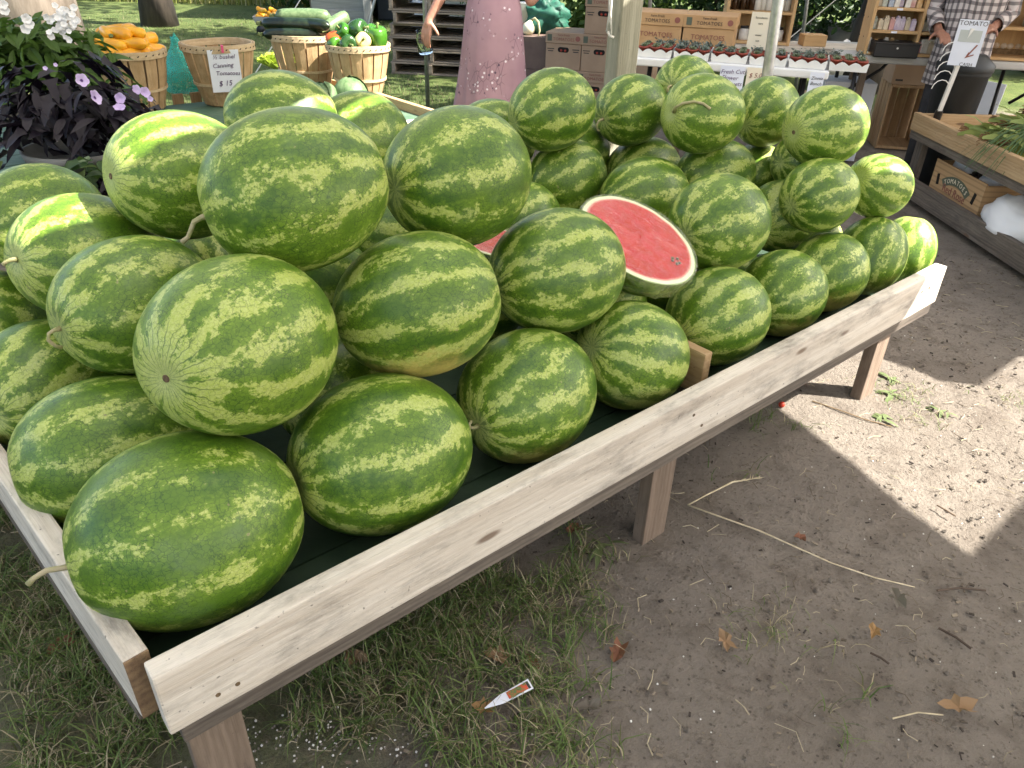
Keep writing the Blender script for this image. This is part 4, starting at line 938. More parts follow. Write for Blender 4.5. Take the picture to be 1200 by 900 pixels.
# ------------------------------------------------------------------ cartons
def carton(label, loc, rotz, w, d, h, lid, cm, group=None, word='TOMATOES', hole=True, ink='ink_red', detail=True, name='tomato_carton', tilt=0):
    o = thing(name, label, 'carton', loc, rotz, group)
    if tilt: o.rotation_euler = (tilt, 0, rotz)
    mb = MB(); mb.box((0, d / 2, h / 2 - (lid * .5 if lid else 0) ), (w, d, h - (lid if lid else 0))); mb.build('body', cm, o, bev=.003)
    if lid:
        lb = MB(); lb.box((0, d / 2, h - lid / 2), (w + .012, d + .012, lid)); lo = lb.build('lid', cm, o, bev=.003)
        if detail and word:
            text('lettering', word, lid * .40, M[ink], lo, (0, -.0075, h - lid * .62), (R(90), 0, 0), spacing=1.05)
            text('lettering', 'Farm Fresh', lid * .26, M[ink], lo, (0, -.0075, h - lid * .24), (R(90), 0, 0))
            pt = MB(); pt.box((-w * .40, -.0075, h - lid * .5), (lid * .45, .001, lid * .6)); pt.build('printed_panel', M['ink_green'], lo)
            st = MB(); st.lathe([(1e-6, 0), (lid * .24, 0), (lid * .24, .001), (1e-6, .001)], 16, Matrix.Translation((w * .40, -.0065, h - lid * .5)) @ Matrix.Rotation(R(90), 4, 'X')); st.build('printed_tomato', M['ink_red'], lo)
    if hole:
        hm = MB(); zz = h - (lid or 0) - .05; k = 16; r_ = .020
        pts = [(math.cos(q) * r_ + (.028 if math.cos(q) > 0 else -.028), math.sin(q) * r_) for q in [2 * math.pi * j / k + .01 for j in range(k)]]
        hm.add([(x, -.0022, z + zz) for x, z in pts] + [(x * 1.12, .004, z * 1.2 + zz) for x, z in pts], [tuple(range(k - 1, -1, -1))] + [(j, (j + 1) % k, k + (j + 1) % k, k + j) for j in range(k)]); ho = hm.build('hand_hole', M['dark_hole'], o)
        if detail:
            tm = MB()
            for s in (-.018, .018): tm.lathe([(1e-6, -.012), (.010, -.008), (.013, 0), (.010, .008), (1e-6, .012)], 10, Matrix.Translation((s, -.0005, zz - .006)) @ Matrix.Diagonal((1, .25, 1, 1)))
            tm.build('tomato_inside', mat('tomato_red', (.30, .03, .012), rough=.35), ho, smooth=True)
    if detail and lid and hole:
        for s in (-1, 1):
            sm = MB()
            for k in range(2): sm.box((s * w * .36, -.0012, h - lid - .045 - k * .018), (w * (.20 - .05 * k), .001, .007))
            sm.build('small_print', M['ink_dark'], o)
    return o
G = 'brown tomato cartons stacked behind the heap'
sa = hit(612, 92, 0.0); CROT = R(-17); cw, ch = .315, .30
def cpos(i, row, dx=0): 
    base = hit(637, 119, .02); d = Vector((math.cos(CROT), math.sin(CROT), 0)); return Vector((base.x, base.y, 0)) + d * (cw / 2 + (cw + .006) * i + dx) + Vector((0, 0, row * (ch + .002)))
words = ['bottom', 'middle', 'top']
for row, cols in ((0, (0, 1, 2)), (1, (0, 1, 2)), (2, (1,))):
    for i in cols:
        lab = 'tomato carton alone on top of the stack' if row == 2 else 'tomato carton in the %s layer of the stack, %s' % (words[row], ('at the end beside the onion box', 'in the middle of its layer', 'half behind the wooden post')[i])
        carton(lab, cpos(i, row, (-.02, .0, .012)[row]), CROT, cw, .42, ch, .088, M['card'], G)
p = hit(622, 118, 0); db = Vector((p.x, p.y, 0)) - Vector((math.cos(CROT), math.sin(CROT), 0)) * .06
carton('dark brown box on the ground beside the tomato cartons', db, CROT, .42, .36, .27, 0, M['carddark'], None, None, False, name='cardboard_box')
carton('dark brown box carrying the onion and the green bag', db + Vector((.02, .0, .272)), CROT, .44, .36, .27, 0, M['carddark'], None, None, False, name='cardboard_box')
on = db + Vector((.0, .10, .542))
mb = MB(); mb.lathe([(1e-6, 0), (.03, .004), (.052, .028), (.058, .055), (.05, .085), (.028, .108), (.012, .125), (1e-6, .13)], 20); o = mb.build('onion', mat('white_onion_skin', (.72, .68, .50), (.62, .60, .40), 20, .35), None, loc=on, rot=(0, R(15), 0), smooth=True); tag(o, 'large white onion with a bent stalk on the dark box', 'onion')
st = MB(); st.tube([(0, 0, .12), (.03, 0, .15), (.07, -.02, .13), (.10, -.04, .07), (.10, -.06, .0)], [.012, .012, .011, .009, .006], 8); st.build('stalk', M['stem'], o, smooth=True)
crumple_bag('net_bag', 'dark green net bag heaped behind the onion', 'bag', db + Vector((.16, .28, .542)), .21, .12, .17, mat('dark_green_net', (.012, .075, .05), (.02, .12, .075), 30, .6), 8.2, False, .35)
tub = db + Vector((-.03, .26, .542)); mb = MB(); mb.lathe([(.055, 0), (.07, .155), (.078, .155), (.078, .163), (.066, .160), (.052, .006), (1e-6, .006)], 24)
t = NT('clear_tub_plastic'); t.P(Base_Color=(.8, .82, .78, 1), Roughness=.3, Alpha=.55); tag(mb.build('plastic_tub', t.m, None, loc=tub + Vector((0, 0, .09)), smooth=True), 'translucent plastic tub standing beside the green bag', 'tub')
mb = MB(); mb.box((0, 0, .045), (.2, .16, .088)); tag(mb.build('cardboard_box', M['carddark'], None, loc=tub, bev=.003), 'flat dark box under the plastic tub', 'carton')

# ------------------------------------------------------------------ pallets
def pallets():
    p = hit(512, 88, 0); base = Vector((p.x, p.y + .35, 0)); rs = random.Random(3); first = None
    for k in range(8):
        o = thing('wooden_pallet', ('lowest', 'second', 'third', 'fourth', 'fifth', 'sixth', 'seventh', 'topmost')[k] + ' wooden pallet in the stack on the lawn', 'pallet', base + Vector((rs.uniform(-.03, .03), rs.uniform(-.03, .03), k * .122)), R(-6) + rs.uniform(-.03, .03), 'pallets stacked on the lawn')
        if first is None:
            first = []
            for i in range(7): first.append(('deck_board', (0, -.36 + i * .12, .111), (.86, .085, .016)))
            for i in range(5): first.append(('bottom_board', (0, -.36 + i * .18, .009), (.86, .085, .016)))
            for i in range(3): first.append(('stringer', (-.40 + i * .40, 0, .060), (.038, .82, .086)))
            me = {}
            for nm, c, s in first:
                if nm not in me:
                    b = MB(); L, W_, H_ = (s[0], s[1], s[2]) if nm != 'stringer' else (s[1], s[0], s[2]); b.box((0, 0, 0), (L, W_, H_)); me[nm] = b.mesh(nm, bev=.002); me[nm].materials.append(M['pallet'])
        for nm, c, s in first: link(nm, me[nm], None, o, loc=c, rot=(0, 0, R(90) if nm == 'stringer' else 0))
pallets()

# ------------------------------------------------------------------ succulent table
WT = hit(737, 66, .74); WR = hit(968, 84, .74); WROT = math.atan2(WR.y - WT.y, WR.x - WT.x) * .9
WL = (WR - WT).length + .02
def WP(a, b, z): return Vector((WT.x, WT.y, 0)) + Vector((math.cos(WROT), math.sin(WROT), 0)) * a + Vector((-math.sin(WROT), math.cos(WROT), 0)) * b + Vector((0, 0, z))
def white_table():
    o = thing('white_table', 'white folding table carrying trays of succulents', 'table', WP(WL / 2, .3, 0), WROT)
    mb = MB(); mb.box((0, 0, .716), (WL, .62, .045)); mb.build('tabletop', M['white_paint'], o, bev=.012, seg=3)
    for s in (-1, 1):
        for b in (-.22, .22): l = MB(); l.tube([(s * (WL / 2 - .12), b, .7), (s * (WL / 2 - .10), b * 1.1, 0)], .014, 8); l.build('leg', M['black'], o, smooth=True)
        l = MB(); l.tube([(s * (WL / 2 - .115), -.235, .18), (s * (WL / 2 - .115), .235, .18)], .011, 8); l.build('leg_bar', M['black'], o)
white_table()
M['succ'] = leaf_mat('succulent_leaf', (.13, .18, .10), (.24, .28, .16), .5, 0)
M['succ2'] = leaf_mat('grey_succulent_leaf', (.14, .18, .15), (.22, .25, .20), .5, 0)
def succulents():
    rs = random.Random(9); n = 0; x = .10; tw = .205; lab_t = 'white scalloped plastic tray of potted succulents on the white table'
    potme = pot_mesh(.031, .055, .006).mesh('pot', True); potme.materials.append(M['redpot'])
    pls = []
    for k in range(5):
        b = MB()
        for i in range(16):
            q = i * 2.4; e = .35 + .9 * i / 16; L = .034 * (1 - .3 * i / 16) * (1 + .3 * (k % 2)); d = Vector((math.cos(q) * math.cos(e), math.sin(q) * math.cos(e), math.sin(e))); s = d.cross(Vector((0, 0, 1))).normalized() * .007
            b.add([Vector((0, 0, .0)), d * L * .6 + s, d * L, d * L * .6 - s, d * L * .55 + Vector((0, 0, .005))], [(0, 1, 4), (1, 2, 4), (2, 3, 4), (3, 0, 4)])
        if k % 2: rand_leaf_cloud(b, rs, (0, 0, .02), (.04, .035, .025), 26, .018, .01)
        q = b.mesh('rosette'); q.materials.append(M['succ'] if k % 2 == 0 else M['succ2']); pls.append(q)
    tm = MB(); kk = 8; W_, D_ = tw, .13
    # scalloped tray wall
    vs = []; seg = 24
    for side in ((-1, -1, 1, -1), (1, -1, 1, 1), (1, 1, -1, 1), (-1, 1, -1, -1)):
        for i in range(seg):
            t = i / seg; xx = (side[0] + (side[2] - side[0]) * t) * W_ / 2; yy = (side[1] + (side[3] - side[1]) * t) * D_ / 2
            zz = .030 + .017 * abs(math.cos(t * math.pi * (3 if side[1] == side[3] else 2)))
            vs += [(xx * .94, yy * .94, .001), (xx, yy, zz)]
    m_ = len(vs) // 2
    tm.add(vs, [(2 * i, 2 * ((i + 1) % m_), 2 * ((i + 1) % m_) + 1, 2 * i + 1) for i in range(m_)] + [tuple(2 * i for i in range(m_ - 1, -1, -1))])
    tme = tm.mesh('plant_tray'); tme.materials.append(M['white_paint'])
    for t in range(6):
        for row in range(2):
            c = WP(x + t * (tw + .008) + tw / 2 - .06, .085 + row * .15, .739); o = link('plant_tray', tme, None, loc=c, rot=(0, 0, WROT)); tag(o, lab_t, 'tray', 'white plant trays')
            for i in range(3):
                for j in range(2):
                    if row == 1 and j == 1: continue
                    q = WP(x + t * (tw + .008) + tw / 2 - .06 + (i - 1) * .066, .085 + row * .15 + (j - .5) * .062, .741); s = thing('potted_succulent', 'small potted succulent in a white tray on the white table', 'potted plant', q, rs.uniform(0, 6), 'potted succulents in white trays')
                    link('pot', potme, None, s); link('rosette', rs.choice(pls), None, s, loc=(0, 0, .048), rot=(0, 0, rs.uniform(0, 6)))
succulents()
for i, (a, w_, h_, lines, lab, pm) in enumerate([(.36, .15, .10, [('Succulents', .03, .026, 'ink_dark', 0), ('$4 each', .065, .026, 'ink_dark', 0)], 'white paper sign hanging partly behind the watermelon by the post', 'paper'),
    (.605, .135, .15, [('Fresh Cut', .03, .032, 'ink_purple', 0), ('Flower', .062, .032, 'ink_purple', -.01), ('Bouquets', .094, .032, 'ink_purple', 0), ('$10.00', .128, .030, 'ink_red', .01)], 'white paper sign for fresh cut flower bouquets taped to the white table', 'paper'),
    (.74, .11, .10, [('$ 5.00', .04, .034, 'ink_red', 0)], 'cream paper price sign taped to the white table', 'paper_cream'),
    (1.06, .075, .13, [('Zinnia', .03, .024, 'ink_dark', 0), ('Bunch', .058, .024, 'ink_dark', 0), ('$6', .095, .036, 'ink_red', 0)], 'narrow white paper sign taped near the table end', 'paper')]):
    q = WP(a * WL / 1.12, -.024 - .002 * i, .732); paper_sign('paper_sign', lab, q, (R(-4), 0, WROT), w_, h_, lines, None, pm=pm)
# tan cartons standing on the back of the table
for i in range(2):
    q = WP(.10 + i * .31, .30, .739); o = carton('tan tomato carton on the white table, ' + ('next to the wooden post', 'next to the cream card')[i], q, WROT, .30, .30, .215, .07, M['card2'], 'tan cartons on the white table', 'TOMATOES', False, 'ink_dark')
    text('lettering', 'TOMATOES', .038, M['ink_red'], o, (0, -.002, .095), (R(90), 0, 0))
q = WP(.70, .27, .739); o = thing('menu_card', 'tall cream card standing upright on the white table', 'card', q, WROT - .1)
mb = MB(); mb.box((0, 0, .125), (.115, .006, .25), Euler((R(-6), 0, 0))); mb.build('card', M['paper_cream'], o)
for k, (tx, zz) in enumerate((('Succulents', .22), ('care', .19), ('water', .13), ('sun', .10), ('repot', .05))): text('lettering', tx, .016, M['ink_dark'], o, (0, -.0045 + (zz - .125) * -.105 * -1, zz), (R(84), 0, 0))
tb = MB(); tb.lathe([(1e-6, -.03), (.016, -.026), (.018, .018), (.008, .026), (.008, .034), (1e-6, .034)], 12); tb.build('foot', M['paper_cream'], o, loc=(0, .03, .031))

# ------------------------------------------------------------------ shelving with jars
def jar_mesh(r, h, lid=True, nm='jar'):
    mb = MB(); mb.lathe([(r * .9, 0), (r, h * .06), (r, h * .70), (r * .75, h * .84)], 12, mi=0)
    if lid: mb.lathe([(r * .80, h * .82), (r * .82, h), (1e-6, h)], 12, mi=1)
    return mb.mesh(nm, True)
def bookcase(label, loc, rotz, w, d, h, bays, shelves, mt, z0=.02):
    o = thing('bookcase', label, 'bookcase', loc, rotz)
    def bx(nm, c, s): 
        b = MB(); b.box((0, 0, 0), s if s[0] >= s[2] else (s[2], s[1], s[0])); oo = b.build(nm, mt, o, loc=c, bev=.002)
        if s[0] < s[2]: oo.rotation_euler = (0, R(90), 0)
        return oo
    for s in (0, 1): 
        sp_ = bx('side_panel', (s * w + (.01 if s == 0 else -.01), d / 2, h / 2), (.02, d, h))
        if s == 0:
            hb = MB()
            for k in range(8):
                for yy in (.25, .75): hb.lathe([(1e-6, 0), (.005, 0), (.005, .001), (1e-6, .001)], 8, Matrix.Translation((-.0115, d * yy, .1 + k * .11)) @ Matrix.Rotation(R(90), 4, 'Y'))
            hb.build('peg_hole', M['dark_hole'], o)
    for b in range(1, bays): bx('divider', (w * b / bays, d / 2, h / 2), (.018, d - .004, h - .01))
    for z in shelves:
        for b in range(bays): bx('shelf', (w * (b + .5) / bays, d / 2, z), (w / bays - .021, d - .006, .016))
    bx('back_panel', (w / 2, d - .004, h / 2 + .001), (w - .042, .008, h - .02)); bx('top_panel', (w / 2, d / 2, h - .01), (w - .041, d, .02))
    return o
J1 = [mat('jar_%s' % n_, c1, c2, 30, .35) for n_, c1, c2 in (('cream', (.60, .52, .38), (.45, .38, .28)), ('rose', (.55, .30, .28), (.62, .45, .40)), ('sage', (.38, .42, .36), (.55, .56, .50)), ('lilac', (.40, .33, .45), (.58, .52, .58)), ('amber', (.50, .28, .10), (.62, .45, .25)), ('white', (.70, .68, .62), (.58, .55, .50)), ('blue', (.30, .36, .45), (.55, .57, .6)))]
M['lid_dark'] = mat('dark_lid', (.02, .02, .022), rough=.4)
t = NT('clear_jar_glass'); t.P(Base_Color=(.55, .52, .45, 1), Roughness=.12); M['jar_clear'] = t.m
t = NT('brown_bottle_glass'); t.P(Base_Color=(.035, .016, .006, 1), Roughness=.1); M['bottle_brown'] = t.m
def shelves():
    rs = random.Random(21)
    # seed and spice case
    a = hit(1012, 60.5, .76); rz = R(-9); shl = [.01, .135, .262, .389, .516, .643, .77, .90]
    o = bookcase('pine shelf case filled with rows of small labelled packets', (a.x, a.y, .742), rz, .60, .21, 1.05, 2, shl, M['ply'])
    me = []
    for k, mt in enumerate(J1):
        b = MB(); b.box((0, 0, .028), (.030, .030, .056)); b.box((0, 0, .0605), (.020, .020, .009)); q = b.mesh('packet', bev=.002); q.materials.append(mt); me.append(q)
    tg = MB(); tg.box((0, 0, 0), (.035, .001, .012)); tgm = tg.mesh('shelf_tag'); tgm.materials.append(M['paper'])
    Mo = mw(o)
    for z in shl[:4]:
        for b in range(2):
            link('shelf_tag', tgm, None, o, loc=(.15 + .3 * b, .002, z))
            for i in range(8):
                p = Mo @ Vector((.036 + .30 * b + i * .0325 + rs.uniform(-.002, .002), .045 + rs.uniform(0, .03), z + .008)); q = link('packet', rs.choice(me), None, loc=p, rot=(0, 0, rz + rs.uniform(-.15, .15)))
                q.scale = (1, 1, rs.uniform(.9, 1.25)); tag(q, 'small labelled packet in the rows of the pine shelf case', 'packet', 'packets on the pine shelf case')
    # second case to the side, behind the person in plaid
    a2 = Mo @ Vector((.63, .03, 0)); o2 = bookcase('pine shelf case with painted crafts behind the person in plaid', (a2.x, a2.y, .742), rz, .42, .21, 1.05, 1, [.01, .18, .38, .60, .82], M['ply']); Mo2 = mw(o2)
    for i, (x, z, r, h, mt, lab) in enumerate([(.30, .39, .04, .07, J1[1], 'rose painted craft jar on the shelf behind the person in plaid'), (.36, .39, .035, .06, J1[4], 'amber craft jar on the shelf behind the person in plaid'), (.26, .39, .03, .05, J1[6], 'blue craft jar on the shelf behind the person in plaid'), (.32, .19, .045, .06, J1[2], 'sage craft pot low on the shelf behind the person in plaid'), (.06, .19, .04, .07, M['jar_clear'], 'glass jar in the shelf corner beside the packets')]):
        q = link('craft_jar', jar_mesh(r, h), None, loc=Mo2 @ Vector((x, .09, z)), rot=(0, 0, rz)); q.data.materials.append(mt); q.data.materials.append(J1[5]); tag(q, lab, 'jar')
    # case with bottles, beyond the succulents
    a3 = hit(846, 47, .76); z3 = .742; rz3 = R(-8)
    o3 = bookcase('pine shelf case with brown bottles behind the succulents', (a3.x, a3.y, z3), rz3, .44, .22, .95, 1, [.01, .19, .40, .62], M['ply']); Mo3 = mw(o3)
    bt = MB(); bt.lathe([(.017, 0), (.019, .004), (.019, .085), (.008, .115), (.008, .14), (1e-6, .14)], 12); bm_ = bt.mesh('bottle', True); bm_.materials.append(M['bottle_brown'])
    for i in range(5): tag(link('bottle', bm_, None, loc=Mo3 @ Vector((.055 + i * .028 if i < 5 else 0, .09 + .03 * (i % 2), .198))), 'slim brown bottle on the middle shelf of the bottle case', 'bottle', 'brown bottles on the shelf case')
    jm = jar_mesh(.026, .10); jm.materials.append(M['jar_clear']); jm.materials.append(M['lid_dark'])
    for i in range(6): tag(link('glass_jar', jm, None, loc=Mo3 @ Vector((.205 + i * .038 - .0, .10 + .02 * (i % 2), .198))), 'clear glass jar on the middle shelf of the bottle case', 'jar', 'glass jars on the shelf case')
    jm2 = jar_mesh(.033, .085); jm2.materials.append(J1[5]); jm2.materials.append(M['lid_dark'])
    for i in range(5): tag(link('preserve_jar', jm2, None, loc=Mo3 @ Vector((.07 + i * .075, .09, .018))), 'dark lidded jar on the lowest shelf of the bottle case', 'jar', 'lidded jars on the shelf case')
    # plank stand under the bottle case
    b = thing('plank_table', 'plank table under the bottle shelf case', 'table', Mo3 @ Vector((.25, .15, -z3)), rz3)
    for k in range(4):
        q = MB(); q.box((0, 0, 0), (1.3, .085, .03)); q.build('plank', M['pine'], b, loc=(.15, -.15 + k * .09, .726))
    for s in (-.45, .7):
        for yy in (-.14, .1): q = MB(); q.box((0, 0, 0), (.72, .04, .04)); q.build('leg', M['pine_leg'], b, loc=(s, yy, .352), rot=(0, R(90), 0))
    q = MB(); q.box((0, 0, .035), (.15, .12, .07)); tag(q.build('wooden_box', M['ply'], None, loc=Mo3 @ Vector((.60, .10, .0)), bev=.003), 'small wooden box at the end of the plank table', 'box')
shelves()

# ------------------------------------------------------------------ grey folding table and things round it
GT = hit(984, 62, .74); GROT = R(-8); GL = .82
def GP(a, b, z): return Vector((GT.x, GT.y, 0)) + Vector((math.cos(GROT), math.sin(GROT), 0)) * a + Vector((-math.sin(GROT), math.cos(GROT), 0)) * b + Vector((0, 0, z))
def grey_table():
    o = thing('folding_table', 'grey plastic folding table with black legs under the pine shelf case', 'table', GP(GL / 2, .25, 0), GROT)
    mb = MB(); mb.box((0, .0, .718), (GL + .7, .72, .045)); mb.build('tabletop', M['grey_plastic'], o, bev=.014, seg=3, loc=(.34, .04, 0))
    for s in (-.28, .80):
        for b in (-.22, .26):
            l = MB(); l.tube([(s, b, .70), (s + .01, b, .35), (s + .03, b * 1.12, 0)], .013, 8); l.build('leg', M['black'], o, smooth=True)
        l = MB(); l.tube([(s, -.22, .22), (s, .26, .22)], .011, 8); l.build('leg_bar', M['black'], o)
        l = MB(); l.tube([(s, .02, .45), (s + .22, .02, .62), (s + .28, .02, .70)], .011, 8); l.build('brace', M['black'], o, smooth=True)
grey_table()
q = GP(.30, -.045, .741); mb = MB(); mb.box((0, 0, .042), (.26, .17, .084)); o = mb.build('cash_box', M['black'], None, loc=q, rot=(0, 0, GROT), bev=.006); tag(o, 'black metal cash box on the grey folding table', 'box')
lb = MB(); lb.box((0, -.0015, .080), (.264, .176, .010)); lb.build('lid', M['black'], o, bev=.003); kb = MB(); kb.lathe([(1e-6, 0), (.006, 0), (.006, .003), (1e-6, .003)], 10, Matrix.Translation((0, -.087, .055)) @ Matrix.Rotation(R(90), 4, 'X')); kb.build('lock', M['steel'], o)
q = GP(.60, .0, .741); o = carton('flat white carton beside the cash box', q, GROT, .26, .16, .10, 0, M['white_paint'], None, None, False, name='white_carton')
bx_ = MB(); bx_.box((0, -.002, .075), (.13, .001, .010)); bx_.build('printed_line', M['ink_dark'], o); lg = MB(); lg.add([(.075, -.003, .02), (.095, -.003, .035), (.115, -.003, .02), (.095, -.003, .012)], [(0, 1, 2, 3)]); lg.build('printed_mark', M['ink_dark'], o)
# white cartons stacked below the table
for i, (a, b, z, w_, h_, lab) in enumerate([(.16, .30, 0, .36, .30, 'white carton on the ground under the folding table'), (.20, .32, .302, .34, .22, 'white carton with red print stacked under the folding table')]):
    o = carton(lab, GP(a, b, z), GROT, w_, .3, h_, 0, M['paper'], None, None, i == 0, detail=False, name='white_carton')
    text('lettering', 'Farmers' if i else 'Fresh', .05, M['ink_red' if i else 'ink_dark'], o, (.0, -.003, h_ * .6), (R(90), 0, 0))
o = carton('brown box lying in the shade behind the folding table legs', GP(.18, .80, 0), GROT, .36, .25, .34, 0, M['card'], None, None, False, name='cardboard_box')
# slatted wooden crate standing on its end, cardboard box on top
def crate():
    a = hit(1025, 174, 0); b = hit(1059, 178, 0); rz = R(-10); p = Vector((a.x, a.y, 0)); w_, d_, h_ = .30, .36, .46
    o = thing('wooden_crate', 'slatted wooden crate standing on end beside the folding table', 'crate', p, rz)
    def bx(nm, c, s): 
        q = MB(); ax = max(range(3), key=lambda k: s[k]); sz = [s[ax], s[(ax + 1) % 3], s[(ax + 2) % 3]]; q.box((0, 0, 0), sz); oo = q.build(nm, M['crate'], o, loc=c, bev=.002)
        oo.rotation_euler = [(0, 0, 0), (R(90), 0, R(90)), (R(-90), R(-90), 0)][ax]
    for i in range(4): bx('bottom_slat', (.042 + i * .072, d_ - .01, h_ / 2), (.069, .012, h_ - .03))
    for s in (0, 1):
        for i in range(4): bx('side_slat', (s * w_ + (.006 if s == 0 else -.006), .04 + i * .085, h_ / 2), (.012, .072, h_ - .002))
        bx('end_panel', (w_ / 2, d_ / 2, .011 if s == 0 else h_ - .011), (w_ - .026, d_ - .03, .020))
    q = carton('brown cardboard box with a hand hole standing on the wooden crate', p + Vector((math.cos(rz) * .17, math.sin(rz) * .17, h_ + .002)), rz, .36, .28, .26, 0, M['card'], None, None, True, detail=False, name='cardboard_box')
    ds = MB(); ds.lathe([(1e-6, 0), (.012, 0), (.012, .001), (1e-6, .001)], 12, Matrix.Translation((.11, -.001, .13)) @ Matrix.Rotation(R(90), 4, 'X')); ds.build('red_sticker', mat('orange_red_sticker', (.75, .09, .03), rough=.6), q)
    pm_ = MB()
    for xx, zz, ww in ((-.13, .03, .05), (.12, .03, .05), (0, .235, .06)): pm_.box((xx, -.001, zz), (ww, .001, .012))
    pm_.build('printed_mark', M['ink_dark'], q)
crate()

# ------------------------------------------------------------------ produce stand by the lane
SX = hit(1071, 133, .48); SYL = 2.2
def SP(a, b, z): # a: along the front towards the camera side, b: depth away from the lane
    d = Vector((.03, -1, 0)).normalized(); e = Vector((1, .03, 0)).normalized(); return Vector((SX.x, SX.y, 0)) + d * a + e * b + Vector((0, 0, z))
def stand():
    o = thing('produce_stand', 'two level wooden produce stand beside the dirt lane', 'stand', SP(1.1, .4, 0), 0)
    board('front_board', o, SP(0, .019, .44), SP(SYL, .019, .44), .10, .038, M['stand'], bev=.004)
    board('front_rail', o, SP(0, .030, .365), SP(SYL, .030, .365), .045, .036, M['pine_old'])
    for s in (0.02, SYL - .02): board('side_board', o, SP(s, .042, .44), SP(s, .85, .44), .09, .036, M['stand'])
    for i in range(5): board('top_plank', o, SP(.04, .12 + i * .165, .375), SP(SYL - .04, .12 + i * .165, .375), .018, .155, M['stand'])
    for a in (.05, SYL - .05):
        for b in (.08, .80): board('leg', o, SP(a, b, -.01), SP(a, b, .36), .085, .038, M['pine_old'], up=(0, 1, 0))
    board('lower_front_board', o, SP(-.02, .019, .085), SP(SYL, .019, .085), .11, .038, M['pine_old'], bev=.004)
    for i in range(5): board('shelf_plank', o, SP(.1, .12 + i * .165, .04), SP(SYL - .1, .12 + i * .165, .04), .018, .155, M['pine_old'])
stand()
def ridged_card():
    t = NT('striped_cardboard'); x, y, z = t.sep(t.obj()); f = t.mth('FRACT', t.mth('MULTIPLY', z, 36)); f = t.ss(t.mth('ABSOLUTE', t.mth('SUBTRACT', f, .5)), .30, .38)
    t.P(Base_Color=t.mix(f, (.47, .30, .15), (.36, .225, .115)), Roughness=.8); return t.m
def tomato_box():
    p = SP(.52, .075, .050); rz = R(-90) + .03; o = thing('tomato_box', 'open printed tomato box on the lower shelf of the produce stand', 'carton', p, rz + R(0))
    # local x runs along the lane edge, front faces the lane (-x world)
    w_, d_, h_ = .52, .34, .235; cm = ridged_card()
    b = MB(); b.box((0, .004, h_ / 2), (w_, .006, h_)); b.build('front_panel', cm, o)
    b = MB(); b.box((0, d_, h_ / 2), (w_, .006, h_)); b.build('back_panel', cm, o)
    for s in (-1, 1): b = MB(); b.box((s * (w_ / 2 - .003), d_ / 2 + .002, h_ / 2 - .005), (.006, d_ - .012, h_ - .01)); b.build('side_panel', cm, o)
    b = MB(); b.box((0, d_ / 2, .004), (w_ - .014, d_ - .012, .006)); b.build('bottom_panel', M['card'], o)
    # arched green band with the word, red brand band below
    gb = MB(); n = 18; vs = []
    for i in range(n + 1):
        q = R(128) - R(76) * i / n
        for r_ in (.165, .212): vs.append((.0 + r_ * math.cos(q) * 1.15, -.0005, -.022 + r_ * math.sin(q)))
    gb.add(vs, [(2 * i, 2 * i + 1, 2 * i + 3, 2 * i + 2) for i in range(n)]); ga = gb.build('green_banner', M['ink_green'], o)
    for i, chh in enumerate('TOMATOES'):
        q = R(120) - R(60) * i / 7; text('lettering', chh, .036, M['paper_cream'], ga, (.187 * math.cos(q) * 1.15, -.0015, -.022 + .187 * math.sin(q)), (R(90), -(q - R(90)) * -1 * -1, 0))
    text('lettering', 'Red Rose', .062, M['ink_red'], o, (0, -.001, .105), (R(90), R(2), 0), ext=.001)
    text('lettering', 'PACKED BY\nVALLEY GROWERS', .02, M['ink_dark'], o, (0, -.001, .045), (R(90), 0, 0))
    for s in (-1, 1): hb = MB(); hb.box((s * .19, .0, .135), (.022, .004, .06), Euler((0, R(12) * s, 0))); hb.build('hand_slot', M['dark_hole'], o)
tomato_box()
pl = NT('white_plastic_film'); pl.P(Base_Color=(.72, .73, .75, 1), Roughness=.3); pl.p.inputs['Transmission Weight'].default_value = .0; M['polybag'] = pl.m
crumple_bag('plastic_bag', 'large white plastic bag slumped at the front of the stand shelf', 'bag', SP(1.02, .18, .05), .17, .24, .135, M['polybag'], 5.5, False, .16)
crumple_bag('plastic_bag', 'white plastic bag sticking up from the tomato box', 'bag', SP(.36, .24, .10), .11, .09, .14, M['polybag'], 2.2, False, .3)
crumple_bag('plastic_bag', 'crumpled white plastic bag at the middle of the tomato box', 'bag', SP(.60, .28, .10), .12, .10, .13, M['polybag'], 7.7, False, .3)
crumple_bag('plastic_bag', 'black plastic bag inside the tomato box', 'bag', SP(.48, .20, .08), .08, .07, .10, M['black'], 4.4, False, .3)
